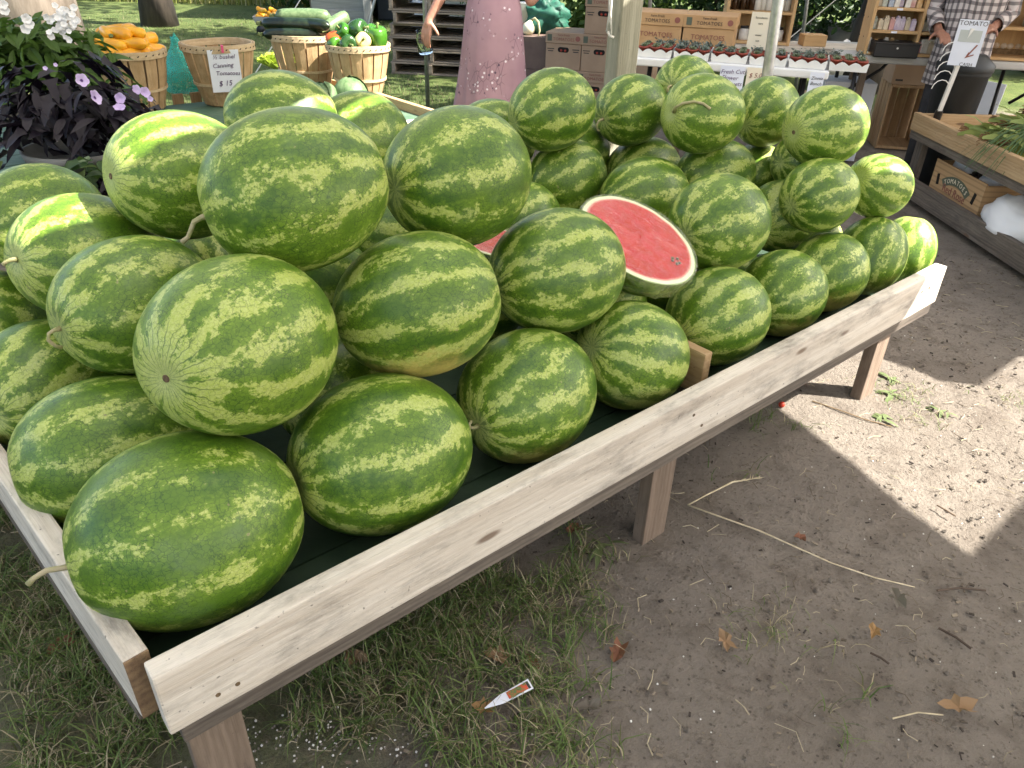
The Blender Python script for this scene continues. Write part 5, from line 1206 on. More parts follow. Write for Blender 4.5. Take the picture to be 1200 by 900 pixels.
def corn():
    rs = random.Random(31); hm = leaf_mat('corn_husk', (.20, .28, .06), (.38, .42, .14), .55, .15); sm_ = mat('corn_silk', (.14, .07, .03), (.25, .14, .06), 60, .8)
    for i in range(15):
        p = SP(.60 + (i % 5) * .085 + rs.uniform(-.02, .02), .16 + .13 * (i // 5) + rs.uniform(-.03, .03), .50 + .055 * (i // 5)); az = R(150) + rs.uniform(-.5, .5)
        o = thing('corn_ear', 'green husked ear of corn on top of the produce stand', 'corn', p, az, 'ears of corn on the stand')
        b = MB(); n = 9; b.tube([(-.11 + .22 * t / n, 0, .012 * math.sin(t)) for t in range(n + 1)], [.012 + .018 * math.sin(math.pi * min(1, (t + 1.2) / (n + 1.2))) for t in range(n + 1)], 10); b.build('husk', hm, o, smooth=True)
        for k in range(4):
            lf = MB(); a = k * 1.57 + i; rot = Matrix.Rotation(a, 3, 'X')
            pts = [rot @ Vector((-.10 + .05 * s, (.014 if s % 2 else -.0) , .028 + .008 * s * (.5 if s < 4 else 1.2))) for s in range(6)]; vs = []
            for s, q in enumerate(pts): w2 = .02 * math.sin(math.pi * (s + .6) / 6.4); vs += [q + rot @ Vector((0, w2, 0)), q - rot @ Vector((0, w2, 0))]
            lf.add(vs, [(2 * s, 2 * s + 1, 2 * s + 3, 2 * s + 2) for s in range(5)]); lf.build('husk_leaf', hm, o, smooth=True)
        sb = MB()
        for k in range(12): d = Vector((1, rs.gauss(0, .4), rs.gauss(0, .4))).normalized(); sb.tube([(.10, 0, .0), Vector((.10, 0, 0)) + d * .035, Vector((.10, 0, -.01)) + d * .06], .0022, 4)
        sb.build('silk', sm_, o)
    rs2 = random.Random(8); o = thing('leek_bunch', 'long strappy green onion leaves drooping over the stand front', 'vegetable', SP(.78, .22, .52), 0); gl = leaf_mat('strappy_leaf', (.05, .10, .03), (.09, .16, .05), .45, .1)
    for i in range(34):
        a = rs2.uniform(2.2, 4.2); L = rs2.uniform(.25, .42); vs = []; n = 8; b = MB(); s = Vector((-math.sin(a), math.cos(a), 0)); h_ = rs2.uniform(.15, .3); st = Vector((rs2.uniform(-.02, .1), rs2.uniform(-.1, .1), .03))
        for k in range(n + 1):
            t = k / n; q = st + Vector((math.cos(a), math.sin(a), 0)) * (L * t) + Vector((0, 0, h_ * t - (h_ + .16) * t * t)); w2 = .009 * (1 - t) + .001; vs += [q + s * w2, q - s * w2]
        b.add(vs, [(2 * k, 2 * k + 1, 2 * k + 3, 2 * k + 2) for k in range(n)]); b.build('leaf', gl, o, smooth=True)
corn()
# arrow sign on a white stick in a dark socket
def arrow_sign():
    b0 = SP(.05, .12, .49); d = (aty(1133, 50, 4.62) - b0).normalized(); o = thing('arrow_sign', 'white paper arrow sign on a slanting white stick above the stand', 'sign', b0, 0)
    s = MB(); M3 = frame(d, (0, -1, 0)).to_4x4(); s.box((.22, 0, 0), (.50, .022, .016)); st = s.build('stick', M['white_paint'], o, M=Matrix.Translation(b0) @ M3)
    k = MB(); k.tube([b0 - d * .09, b0 + d * .02], .022, 10); k.build('socket', M['black'], o, M=Matrix())
    c = b0 + d * .395; p = MB(); p.box((0, 0, 0), (.145, .002, .235)); Mp = Matrix.Translation(c + Vector((-.0, -.014, 0))) @ Euler((R(-4), 0, R(-24))).to_matrix().to_4x4(); sh = p.build('sheet', M['paper'], o, M=Mp)
    tp = MB(); tp.box((0, -.002, .035), (.11, .001, .06)); tp.build('tape', mat('grey_tape', (.45, .47, .44), rough=.3), sh)
    text('lettering', 'TOMATO', .033, M['ink_dark'], sh, (0, -.0018, .098), (R(90), 0, 0)); text('lettering', 'CASH', .026, M['ink_dark'], sh, (.02, -.0018, -.11), (R(90), 0, 0))
    ar = MB(); ar.add([(.045, -.003, -.005), (.052, -.003, -.008), (.014, -.003, -.072), (.007, -.003, -.069)], [(0, 1, 2, 3)]); ar.add([(.004, -.0032, -.078), (.016, -.0032, -.045), (.022, -.0032, -.047), (.016, -.0032, -.066)], [(0, 1, 2, 3)]); ar.add([(.004, -.0034, -.078), (.045, -.0034, -.060), (.044, -.0034, -.054), (.012, -.0034, -.066)], [(0, 1, 2, 3)])
    ar.build('arrow', M['ink_red'], sh)
    wr = MB()
    for z in range(5): q0 = c + Vector((-.06, .02, -.05 - z * .05)); wr.tube([q0 + Vector((-.05 * math.cos(t), .0, .05 * math.sin(t))) for t in [i * .5 for i in range(7)]], .0028, 5)
    wr.build('wire_coil', M['white_paint'], o, M=Matrix())
arrow_sign()
# rubbish bin, right-hand table with egg flat, white board
bp = hit(1128, 128, 0); o = thing('rubbish_bin', 'dark grey plastic bin behind the produce stand', 'bin', Vector((aty(1124, 100, 4.84).x, 4.84, 0)), R(-20)); o.scale = (.8, .8, 1.38); dk = mat('charcoal_plastic', (.020, .024, .028), (.03, .034, .038), 8, .5)
b = MB(); b.lathe([(.14, 0), (.18, .50), (.19, .50), (.19, .53), (.17, .53), (.13, .03), (1e-6, .03)], 24); b.build('body', dk, o, smooth=True); b = MB(); b.lathe([(.197, .515), (.20, .54), (.12, .58), (1e-6, .585)], 24); b.build('lid', dk, o, smooth=True)
ET = hit(1152, 66, .74)
o = thing('side_table', 'grey table with eggs and pots beyond the produce stand', 'table', (ET.x + .45, ET.y + .25, 0), R(-8))
b = MB(); b.box((0, 0, .722), (1.05, .6, .035)); b.build('tabletop', M['grey_plastic'], o, bev=.01, seg=2)
for sx in (-.42, .42):
    for sy in (-.24, .24): b = MB(); b.box((0, 0, 0), (.71, .035, .035)); b.build('leg', M['steel'], o, loc=(sx, sy, .352), rot=(0, R(90), 0))
q = Vector((ET.x + .20, ET.y + .06, .741)); o = thing('egg_basket', 'flat brown basket of pale eggs on the grey side table', 'basket', q, R(-8)); b = MB(); b.box((0, 0, .027), (.36, .20, .054)); b.build('basket_wall', mat('wicker', (.26, .17, .08), (.18, .11, .05), 60, .8, .6, 120), o, bev=.008)
em = MB(); em.lathe([(1e-6, -.026), (.013, -.02), (.0195, -.004), (.018, .010), (.010, .022), (1e-6, .026)], 12); em = em.mesh('egg', True); em.materials.append(mat('egg_shell', (.62, .50, .38), (.72, .62, .50), 2, .5))
for i in range(8):
    for j in range(4): tag(link('egg', em, None, loc=q + Vector((-.145 + i * .042, -.065 + j * .043 - i * .006, .066)), rot=(R(90), 0, i)), 'pale egg in the flat brown basket on the side table', 'egg', 'eggs in the flat basket')
b = MB(); b.lathe([(.045, 0), (.05, .005), (.048, .13), (.05, .15), (.044, .15), (.042, .02), (1e-6, .02)], 20); o = b.build('white_crock', M['white_paint'], None, loc=(ET.x + .34, ET.y - .0 - .06, .741), smooth=True); tag(o, 'white ceramic crock with dried flowers on the side table', 'crock')
fb = MB(); rand_leaf_cloud(fb, random.Random(6), (0, 0, .20), (.09, .07, .06), 120, .04, .022); f = fb.build('dried_bouquet', leaf_mat('dried_petal', (.42, .33, .28), (.30, .22, .20), .8, 0), o)
b = MB(); b.box((0, 0, .21), (.012, .22, .42)); bo = hit(1148, 140, .0); o = b.build('display_board', M['paper'], None, loc=(bo.x * .9, bo.y * .9, 0), rot=(0, R(4), R(20)), bev=.003); tag(o, 'blank white board leaning behind the produce stand', 'board')

# dark gap clutter: white basin of flowers and rounded stones behind
rsn = random.Random(17)
stm = mat('grey_field_stone', (.12, .12, .115), (.20, .19, .175), 6, .9, .5, 14)
for i, (u, v, s, lab) in enumerate([(948, 52, .28, 'round grey field stone beside the tent pole'), (962, 58, .30, 'larger rounded field stone in the middle of the row'), (976, 60, .30, 'rounded field stone next to the pine shelf case'), (985, 50, .34, 'flat grey field stone on top of the others'), (941, 66, .25, 'low grey field stone behind the white table end')]):
    p = hit(u, v + 8, 0) if i != 3 else hit(u, v + 20, 0); b = MB(); n = 14; vs = []; k = i * 3.3
    for a in range(n + 1):
        for c_ in range(n):
            th, ph = math.pi * a / n, 2 * math.pi * c_ / n; d = Vector((math.sin(th) * math.cos(ph), math.sin(th) * math.sin(ph), math.cos(th))); f = s * (1 + .25 * mnoise.noise(d * 1.5 + Vector((k, 0, 0)))); vs.append((d.x * f, d.y * f, d.z * f * .8 + s * .6))
    b.add(vs, [(a * n + c_, a * n + (c_ + 1) % n, (a + 1) * n + (c_ + 1) % n, (a + 1) * n + c_) for a in range(n) for c_ in range(n)])
    tag(b.build('field_stone', stm, None, loc=(p.x, p.y, 0), smooth=True), lab, 'stone', 'field stones at the edge of the trees')
p = hit(968, 100, 0); p = Vector((p.x * .92, p.y * .92, 0)); o = thing('flower_bucket', 'bucket of white and blue cut flowers behind the white table', 'flowers', p); pot_mesh(.14, .3).build('bucket', M['white_paint'], o, smooth=True)
fb = MB(); rand_leaf_cloud(fb, rsn, (0, 0, .36), (.24, .16, .10), 300, .06, .03); fb.build('foliage', M['leaf_dark'], o)['kind'] = 'stuff'
for i in range(26): flower(o, Vector((rsn.gauss(0, .12), rsn.gauss(-.05, .06), .42 + rsn.gauss(0, .04))), rsn.uniform(.02, .035), (rsn.gauss(0, .4), -1, .8), M['petal_w'] if i % 3 else mat('pale_blue_petal', (.35, .50, .62), rough=.6) if i == 0 else M['petal_v'])
# ------------------------------------------------------------------ people
def capsule(mb, a, b, ra, rb, n=12):
    a, b = Vector(a), Vector(b); d = (b - a); L = d.length; d.normalize()
    pts = [a - d * ra * .95, a - d * ra * .7, a, a.lerp(b, .5), b, b + d * rb * .7, b + d * rb * .95]; rad = [ra * .3, ra * .71, ra, (ra + rb) / 2, rb, rb * .71, rb * .3]
    mb.tube(pts, rad, n)
def ball(mb, c, r, sc=(1, 1, 1), n=14): mb.lathe([(max(1e-5, r * math.sin(math.pi * i / 10)), -r * math.cos(math.pi * i / 10)) for i in range(11)], n, Matrix.Translation(c) @ Matrix.Diagonal((*sc, 1)))
def hand(mb, wrist, d, palm_n, curl, thumb_side, s=1.0):
    """palm from wrist along d; fingers curl towards palm_n"""
    d = Vector(d).normalized(); pn = Vector(palm_n); pn = (pn - d * pn.dot(d)).normalized(); side = d.cross(pn) * thumb_side; w_ = Vector(wrist)
    capsule(mb, w_, w_ + d * .03 * s, .024 * s, .026 * s)
    for k, (o, L) in enumerate(((.030, .068), (.010, .076), (-.010, .070), (-.029, .056))):
        b = w_ + d * .035 * s + side * o * s * .7; t = w_ + d * .085 * s + side * o * s; capsule(mb, b, t, .015 * s, .011 * s, 10)
        q = t; dd = d.copy()
        for j in range(3): dd = (dd + pn * curl * (.8 + .2 * j)).normalized(); q2 = q + dd * L * s * (.42, .32, .26)[j]; capsule(mb, q, q2, (.0092 - .0007 * j) * s, (.0085 - .0007 * j) * s, 10); q = q2
    b = w_ + d * .025 * s + side * .028 * s; q = b; dd = (d * .6 + side * .9 + pn * .3).normalized()
    for j in range(3): q2 = q + dd * (.026, .022, .018)[j] * s; capsule(mb, q, q2, (.013, .0105, .0095)[j] * s, (.0105, .0095, .008)[j] * s, 10); q = q2; dd = (dd + pn * curl * .8 + d * .25).normalized()
def person_body(o, skin, H_, arms, feet, lean=0, voxel=.0055):
    s = H_ / 1.65; mb = MB()
    # legs, pelvis, torso
    for (hx, kx, fx, ky, fy) in feet:
        capsule(mb, (hx, 0, .84 * s), (kx, ky, .47 * s), .080 * s, .056 * s); capsule(mb, (kx, ky, .47 * s), (fx, fy, .09 * s), .055 * s, .036 * s); capsule(mb, (fx, fy + .03, .035 * s), (fx, fy - .13, .03 * s), .036 * s, .030 * s)
    ball(mb, (0, .0, .90 * s), .14 * s, (1.12, .85, .9)); capsule(mb, (0, 0, .92 * s), (0, .005, 1.12 * s), .12 * s, .115 * s); ball(mb, (0, 0, 1.22 * s), .15 * s, (1.05, .72, 1.05))
    capsule(mb, (-.10 * s, 0, 1.32 * s), (.10 * s, 0, 1.32 * s), .065 * s, .065 * s); capsule(mb, (0, .0, 1.34 * s), (0, -.01, 1.46 * s), .052 * s, .048 * s)
    hz = 1.545 * s; ball(mb, (0, -.01, hz), .082 * s, (.92, 1.05, 1.25)); ball(mb, (0, -.03, hz - .055 * s), .058 * s, (.95, 1, 1)); ball(mb, (0, -.105 * s, hz - .02 * s), .014 * s, (.8, 1.2, 1.3))
    for sx in (-1, 1): ball(mb, (sx * .078 * s, .0, hz - .005), .02 * s, (.5, .9, 1.4)); ball(mb, (sx * .03 * s, -.088 * s, hz + .012), .012 * s)
    ball(mb, (0, -.088 * s, hz - .058 * s), .016 * s, (1.5, .6, .5))
    for (sh, el, wr, hd, pn, curl, ts) in arms:
        capsule(mb, sh, el, .050 * s, .040 * s); capsule(mb, el, wr, .040 * s, .026 * s); hand(mb, wr, hd, pn, curl, ts, s * 1.12)
    b = mb.build('body', skin, o, smooth=True); md = b.modifiers.new('blend', 'REMESH'); md.mode = 'VOXEL'; md.voxel_size = voxel; md.use_smooth_shade = True
    sm = b.modifiers.new('soften', 'SMOOTH'); sm.iterations = 4; sm.factor = .5
    return b
M['skin'] = mat('skin', (.50, .27, .19), (.44, .22, .15), 20, .5, spec=.35)
M['skin2'] = mat('tanned_skin', (.30, .15, .10), (.26, .12, .08), 20, .5)
M['hair'] = mat('brown_hair', (.08, .045, .025), (.14, .085, .045), 60, .5, .4, 120, stretch=(1, 1, .1))
def dress_mat():
    t = NT('mauve_floral_cloth'); p = t.obj()
    base = t.mix(t.ss(t.noise(p, 5, 3), .3, .7), (.36, .215, .245), (.42, .26, .285))
    big = t.ss(t.noise(p, 9, 2, .5), .50, .58)
    v = t.vor(p, 34); spot = t.mth('MULTIPLY', t.ss(v, .20, .30, 1, 0), big); cl = t.vor(p, 34, out=1); pick = t.sep(cl)[0]
    base = t.mix(t.mth('MULTIPLY', spot, t.ss(pick, .42, .46)), base, (.80, .72, .74)); base = t.mix(t.mth('MULTIPLY', spot, t.ss(pick, .40, .36)), base, (.10, .06, .09))
    ln = t.vor(t.vec(p, (1, 1, .55)), 22, 'DISTANCE_TO_EDGE'); base = t.mix(t.mth('MULTIPLY', t.mth('MULTIPLY', t.ss(ln, .015, .04, 1, 0), big), .6), base, (.14, .09, .11))
    t.P(Base_Color=base, Roughness=.8); return t.m
def dress_person():
    base = aty(578, 60, 5.5); base.z = 0; rz = R(168); 
    o = thing('person', 'person in a long mauve floral dress holding a glass jar low beside them', 'person', base, rz)
    Ri = Matrix.Rotation(-rz, 3, 'Z')
    hw = Ri @ (aty(503, 22, 5.46) - base); el = Ri @ (aty(527, -22, 5.5) - base); dirn = Ri @ Vector((-.25, -.05, -1))
    shs = [Vector((.17, 0, 1.31)), Vector((-.17, 0, 1.31))]
    # local +x is picture-left because the person faces away
    e2 = Ri @ (aty(622, 0, 5.5) - base); w2 = e2 + Vector((-.02, -.22, .03))
    person_body(o, M['skin'], 1.66, [(shs[0], el, hw, dirn, Ri @ Vector((.5, .6, 0)), .22, 1), (shs[1], e2, w2, (0.1, -1, 0), (0, 0, -1), .35, -1)], [(.085, .09, .10, -.02, .0), (-.085, -.09, -.10, .02, .02)])
    # gown with folds
    mb = MB(); n = 72; vs = []; rows = [(.17, .275, .225), (.25, .27, .215), (.40, .250, .19), (.55, .232, .175), (.70, .215, .165), (.82, .203, .160), (.92, .190, .150), (1.02, .160, .125), (1.10, .152, .118), (1.20, .168, .128), (1.30, .172, .110), (1.35, .15, .085)]
    for (z, rx, ry) in rows:
        fo = max(0, (1.0 - z)) ** 1.2
        for j in range(n):
            q = 2 * math.pi * j / n; f = 1 + fo * (.085 * math.sin(5 * q + 1.2 * z) + .07 * abs(math.sin(6.5 * q + 1.5 * z + 1)) + .05 * math.sin(15 * q + 3 * z))
            vs.append((rx * f * math.cos(q) * .96, ry * f * math.sin(q), z))
    mb.add(vs, [(i * n + j, i * n + (j + 1) % n, (i + 1) * n + (j + 1) % n, (i + 1) * n + j) for i in range(len(rows) - 1) for j in range(n)]); mb.build('dress', dress_mat(), o, smooth=True)
    hb = MB(); ball(hb, (0, .012, 1.565), .098, (.95, 1.02, 1.12), 18); ball(hb, (0, .085, 1.48), .06, (1.2, .7, 1.6)); hb.build('hair', M['hair'], o, smooth=True)
    # glass jar in the hand
    jp = aty(499, 52, 5.53); t = NT('jar_glass'); t.P(Base_Color=(.93, .96, .95, 1), Roughness=.03, IOR=1.25); t.p.inputs['Transmission Weight'].default_value = 1.0
    jb = MB(); jb.lathe([(.001, 0), (.044, 0), (.05, .01), (.05, .10), (.042, .125), (.042, .150), (.037, .150), (.037, .124), (.046, .098), (.046, .012), (.001, .008)], 24)
    j = jb.build('glass_jar', t.m, None, loc=jp - Vector((0, 0, .055)), rot=(R(6), R(-8), 0), smooth=True); tag(j, 'empty clear glass jar held in the hand beside the mauve dress', 'jar')
dress_person()
def plaid_mat():
    t = NT('plaid_cloth'); x, y, z = t.sep(t.vec(t.obj(), (1, 1, 1), t.vec(t.noise(t.obj(), 4, 2, col=True), (.05, .05, .05)))); a = t.mth('MULTIPLY', t.mth('ARCTAN2', y, x), .17)
    def band(v, k, lo, hi): return t.ss(t.mth('ABSOLUTE', t.mth('SUBTRACT', t.mth('FRACT', t.mth('MULTIPLY', v, k)), .5)), lo, hi, 1, 0)
    c = t.mix(t.mth('MULTIPLY', band(a, 19, .17, .22), .72), (.50, .46, .45), (.035, .032, .04)); c = t.mix(t.mth('MULTIPLY', band(z, 19, .17, .22), .68), c, (.035, .03, .038))
    c = t.mix(t.mth('MULTIPLY', band(a, 38, .03, .06), .4), c, (.25, .10, .10)); t.P(Base_Color=c, Roughness=.85); return t.m
def plaid_person():
    base = aty(1133, 40, 5.05); base.z = 0; rz = R(-25)
    base = aty(1133, 40, 4.98); base.z = 0
    o = thing('person', 'person in a loose black and white plaid shirt behind the produce stand', 'person', base, rz)
    person_body(o, M['skin2'], 1.74, [(Vector((-.19, 0, 1.38)), Vector((-.27, .05, 1.10)), Vector((-.20, -.17, .98)), (.4, -1, -.1), (0, 0, -1), .3, -1), (Vector((.19, 0, 1.38)), Vector((.25, .06, 1.10)), Vector((.14, -.16, 1.02)), (-.5, -1, 0), (0, 0, -1), .3, 1)], [(.09, .095, .10, -.02, .0), (-.09, -.095, -.10, .01, .02)], voxel=.008)
    o.scale = (.78, .78, .92)
    pm = plaid_mat(); mb = MB(); n = 48; vs = []; rows = [(.66, .215, .17), (.75, .212, .168), (.90, .20, .16), (1.05, .198, .155), (1.20, .21, .155), (1.33, .215, .145), (1.43, .17, .11), (1.48, .09, .08)]
    for (z, rx, ry) in rows:
        for j in range(n): q = 2 * math.pi * j / n; f = 1 + max(0, 1.1 - z) * .06 * math.sin(6 * q + 3 * z); vs.append((rx * f * math.cos(q), ry * f * math.sin(q), z))
    mb.add(vs, [(i * n + j, i * n + (j + 1) % n, (i + 1) * n + (j + 1) % n, (i + 1) * n + j) for i in range(len(rows) - 1) for j in range(n)]); mb.build('shirt', pm, o, smooth=True)
    for s, el, wr in ((-1, (-.27, .05, 1.10), (-.215, -.13, .995)), (1, (.25, .06, 1.10), (.165, -.11, 1.035))):
        sb = MB(); sb.tube([(s * .185, 0, 1.40), Vector((s * .19, 0, 1.38)).lerp(Vector(el), .5), el, Vector(el).lerp(Vector(wr), .5), wr], [.075, .068, .062, .056, .052], 14, caps=False); sb.build('sleeve', pm, o, smooth=True)
    tr = MB(); tm = mat('dark_trousers', (.03, .03, .035), (.045, .045, .05), 20, .85)
    for s in (-1, 1): tr.tube([(s * .085, 0, .88), (s * .095, -.01, .5), (s * .10, .005, .06)], [.105, .085, .075], 16)
    tr.build('trousers', tm, o, smooth=True)
    hb = MB(); ball(hb, (0, .012, 1.65), .10, (.95, 1.02, 1.05), 18); hb.build('hair', M['hair'], o, smooth=True)
plaid_person()

# ------------------------------------------------------------------ trees, shed, field
M['bark'] = mat('dark_bark', (.035, .028, .022), (.07, .055, .042), 9, .95, .9, 14, stretch=(1, 1, .25))
M['bark_pale'] = mat('grey_brown_bark', (.20, .165, .13), (.10, .08, .06), 9, .95, .9, 12, stretch=(1, 1, .2))
M['crown'] = leaf_mat('tree_leaf', (.035, .085, .018), (.085, .15, .03), .5, .35, 2)
M['crown_dark'] = leaf_mat('dark_tree_leaf', (.014, .038, .012), (.04, .085, .022), .5, .2, 2)
M['crown_lime'] = leaf_mat('bright_tree_leaf', (.09, .16, .03), (.17, .25, .05), .5, .4, 2)
def tree(label, loc, h, r, trunk_r, cm, blobs, seed, n=1500, L=.14, bark='bark', name='shade_tree', flare=1.6, group=None):
    rs = random.Random(seed); o = thing(name, label, 'tree', loc, 0, group); tb = MB(); zt = h
    pts = [Vector((rs.gauss(0, .04) * i, rs.gauss(0, .04) * i, -.05 + zt * i / 6)) for i in range(7)]; tb.tube(pts, [trunk_r * (flare if i == 0 else 1.12 if i == 1 else 1.0 - .09 * i) for i in range(7)], 14)
    for i in range(5):
        a = i * 1.26 + rs.random(); st = pts[3 + i % 3]; tb.tube([st, st + Vector((math.cos(a), math.sin(a), .7)) * r * .35, st + Vector((math.cos(a), math.sin(a), .9)) * r * .7], [trunk_r * .4, trunk_r * .25, trunk_r * .1], 7)
    tb.build('trunk', M[bark], o, smooth=True); cb = MB()
    for (bx, by, bz, br) in blobs: rand_leaf_cloud(cb, rs, (bx, by, bz), (br, br, br * .75), int(n / len(blobs)), L, L * .6, .4)
    cb.build('crown', M[cm], o); return o
def blobs(rs, k, R_, z0, z1, br): return [(rs.uniform(-R_, R_), rs.uniform(-R_, R_), rs.uniform(z0, z1), br * rs.uniform(.7, 1.2)) for _ in range(k)]
rs = random.Random(77)
q = hit(188, 30, 0); tree('big dark trunked shade tree on the lawn behind the squash basket', (q.x, q.y, 0), 5.0, 4.0, .17, 'crown', blobs(rs, 14, 3.4, 4.2, 7.0, 1.5), 1, 4200, .22, flare=1.6)
q = hit(38, 40, 0); tree('broad grey barked tree trunk behind the white flowers', (q.x * .82, q.y * .82, 0), 5.0, 4.0, .42, 'crown', blobs(rs, 12, 3.0, 4.5, 7.0, 1.5), 2, 3600, .22, 'bark_pale', flare=1.3)
tree('tall shade tree standing beyond the canopies', (4.2, 9.2, 0), 4.5, 3.5, .24, 'crown_dark', blobs(rs, 12, 2.6, 3.0, 6.5, 1.3), 3, 4200, .18, group=None)
tree('tree with leaning trunk behind the pine shelf case', (3.55, 8.4, 0), 4.0, 3.0, .16, 'crown_dark', blobs(rs, 10, 2.0, 2.6, 5.5, 1.2), 4, 3600, .17)
tree('slim trunked tree behind the tomato cartons, crown added to shade the lawn', (1.05, 9.4, 0), 5.0, 3.5, .12, 'crown', blobs(rs, 12, 3.0, 3.6, 6.2, 1.4), 6, 4200, .22)  # crown stays out of view, put here to cast shade on the lawn
# hedge of bushes behind the stalls, each its own
def bush(label, loc, rx, rz, cm, seed, n=1500, L=.11, cat='bush', group='bushes behind the stalls'):
    rs = random.Random(seed); o = thing('leafy_bush', label, cat, loc, 0, group); cb = MB()
    for i in range(9): a = rs.uniform(0, 6.28); rr = rx * .6 * rs.random(); rand_leaf_cloud(cb, rs, (rr * math.cos(a), rr * math.sin(a) * .7, rz * (.08 + .12 * i) * .8), (rx * .62, rx * .45, rz * .22), n // 9, L, L * .55, .3)
    cb.build('crown', M[cm], o); sb = MB()
    for i in range(5): a = i * 1.3; sb.tube([(0, 0, -.02), (math.cos(a) * rx * .2, math.sin(a) * rx * .2, rz * .5)], [.03, .012], 6)
    sb.build('trunk', M['bark'], o)
for i, (x, y, rx, rz, cm, lab) in enumerate([(.9, 10.2, 1.1, 2.3, 'crown_lime', 'sunny lime green bush behind the tomato cartons'), (-.1, 10.6, .9, 2.2, 'crown', 'mid green bush behind the person in the mauve dress'), (2.3, 10.6, 1.2, 2.6, 'crown_dark', 'dark bush behind the tan cartons'), (3.6, 10.8, 1.2, 2.6, 'crown_dark', 'dark bush behind the bottle shelf case'), (4.9, 10.4, 1.2, 2.6, 'crown_dark', 'dark bush behind the field stones'), (6.2, 10.0, 1.3, 2.6, 'crown_dark', 'dark bush behind the pine shelf case'), (7.6, 9.8, 1.3, 2.6, 'crown', 'green bush behind the person in plaid'), (8.8, 9.0, 1.3, 2.6, 'crown_lime', 'light green bush beyond the egg table'), (9.6, 7.6, 1.2, 2.4, 'crown', 'green bush beyond the side table end'), (1.6, 12.5, 1.6, 3.2, 'crown', 'tall bush further back behind the tomato cartons')]):
    bush(lab, (x, y, 0), rx, rz * .7, cm, 50 + i, 3000, .10)
for i, (u, v, d, rx, rz, cm, lab) in enumerate([(370, 16, 15.0, 1.3, 2.3, 'crown', 'rounded green bush beside the grey shed'), (335, 10, 17, 1.3, 2.2, 'crown_lime', 'pale green bush further along the field edge'), (410, 14, 14.6, .9, 1.9, 'crown_dark', 'dark bush against the shed wall'), (270, 4, 22, 2.0, 2.4, 'crown_lime', 'bright bush beyond the tall grass'), (310, 2, 24, 2.2, 2.6, 'crown', 'green bush far beyond the tall grass'), (215, 2, 26, 2.4, 2.4, 'crown', 'green bush far behind the dark trunked tree')]):
    q = hit(u, v, 0); q = Vector((q.x, q.y, 0)) * (d / q.y); q.z = 0; bush(lab, q, rx, rz, cm, 80 + i, 1700, .14, group='bushes at the field edge')
# grey shed with open doorway
def shed():
    a = hit(395, 30, 0); b = hit(434, 30, 0); y = 13.2; x0, x1, x2, x3 = -3.35, -2.45, -1.45, -.6
    o = thing('grey_shed', 'weathered grey board shed with a dark open doorway', 'shed', ((x0 + x3) / 2, y, 0), 0); gm = wood('grey_boards', (.36, .36, .34), (.25, .25, .24), knots=False); ox = (x0 + x3) / 2
    for k in range(13):
        bb = MB(); bb.box((0, 0, 0), (x1 - x0, .02, .19)); bb.build('siding_board', gm, o, loc=((x0 + x1) / 2 - ox, .012 * (k % 2), .09 + k * .185), rot=(R(4), 0, 0))
        bb = MB(); bb.box((0, 0, 0), (x3 - x2, .02, .19)); bb.build('siding_board', gm, o, loc=((x2 + x3) / 2 - ox, .012 * (k % 2), .09 + k * .185), rot=(R(4), 0, 0))
    for x in (x1, x2): bb = MB(); bb.box((0, 0, 0), (2.4, .12, .12)); bb.build('door_post', gm, o, loc=(x - ox, -.03, 1.2), rot=(0, R(90), 0))
    bb = MB(); bb.box((0, 2.4, 1.2), (x3 - x0, .05, 2.4)); bb.build('back_wall', M['pine_old'], o)
    for s in (x0, x3): bb = MB(); bb.box((s - ox, 1.2, 1.2), (.05, 2.35, 2.4)); bb.build('side_wall', M['pine_old'], o)
    bb = MB(); bb.box((0, 1.15, 2.46), (x3 - x0 + .5, 3.0, .08), Euler((R(5), 0, 0))); bb.build('roof', mat('rusty_roof', (.20, .14, .11), (.28, .24, .21), 3, .7), o)
    crumple_bag('tarp', 'blue tarp heaped inside the shed doorway', 'tarp', ((x1 + x2) / 2, y + .8, .55), .42, .3, .28, mat('blue_tarp', (.03, .09, .28), (.05, .14, .36), 6, .5), 1.3, False, .3)
    w_ = MB(); w_.box((0, 0, .28), (.9, .6, .56)); tag(w_.build('storage_bin', dk, None, loc=((x1 + x2) / 2, y + .8, 0), bev=.02), 'dark storage bin inside the shed doorway', 'bin')
    crumple_bag('sack', 'pale sack leaning in the shed doorway', 'sack', ((x1 + x2) / 2 + .3, y + .3, 0), .2, .15, .22, M['polybag'], 6.3, False, .2)
shed()
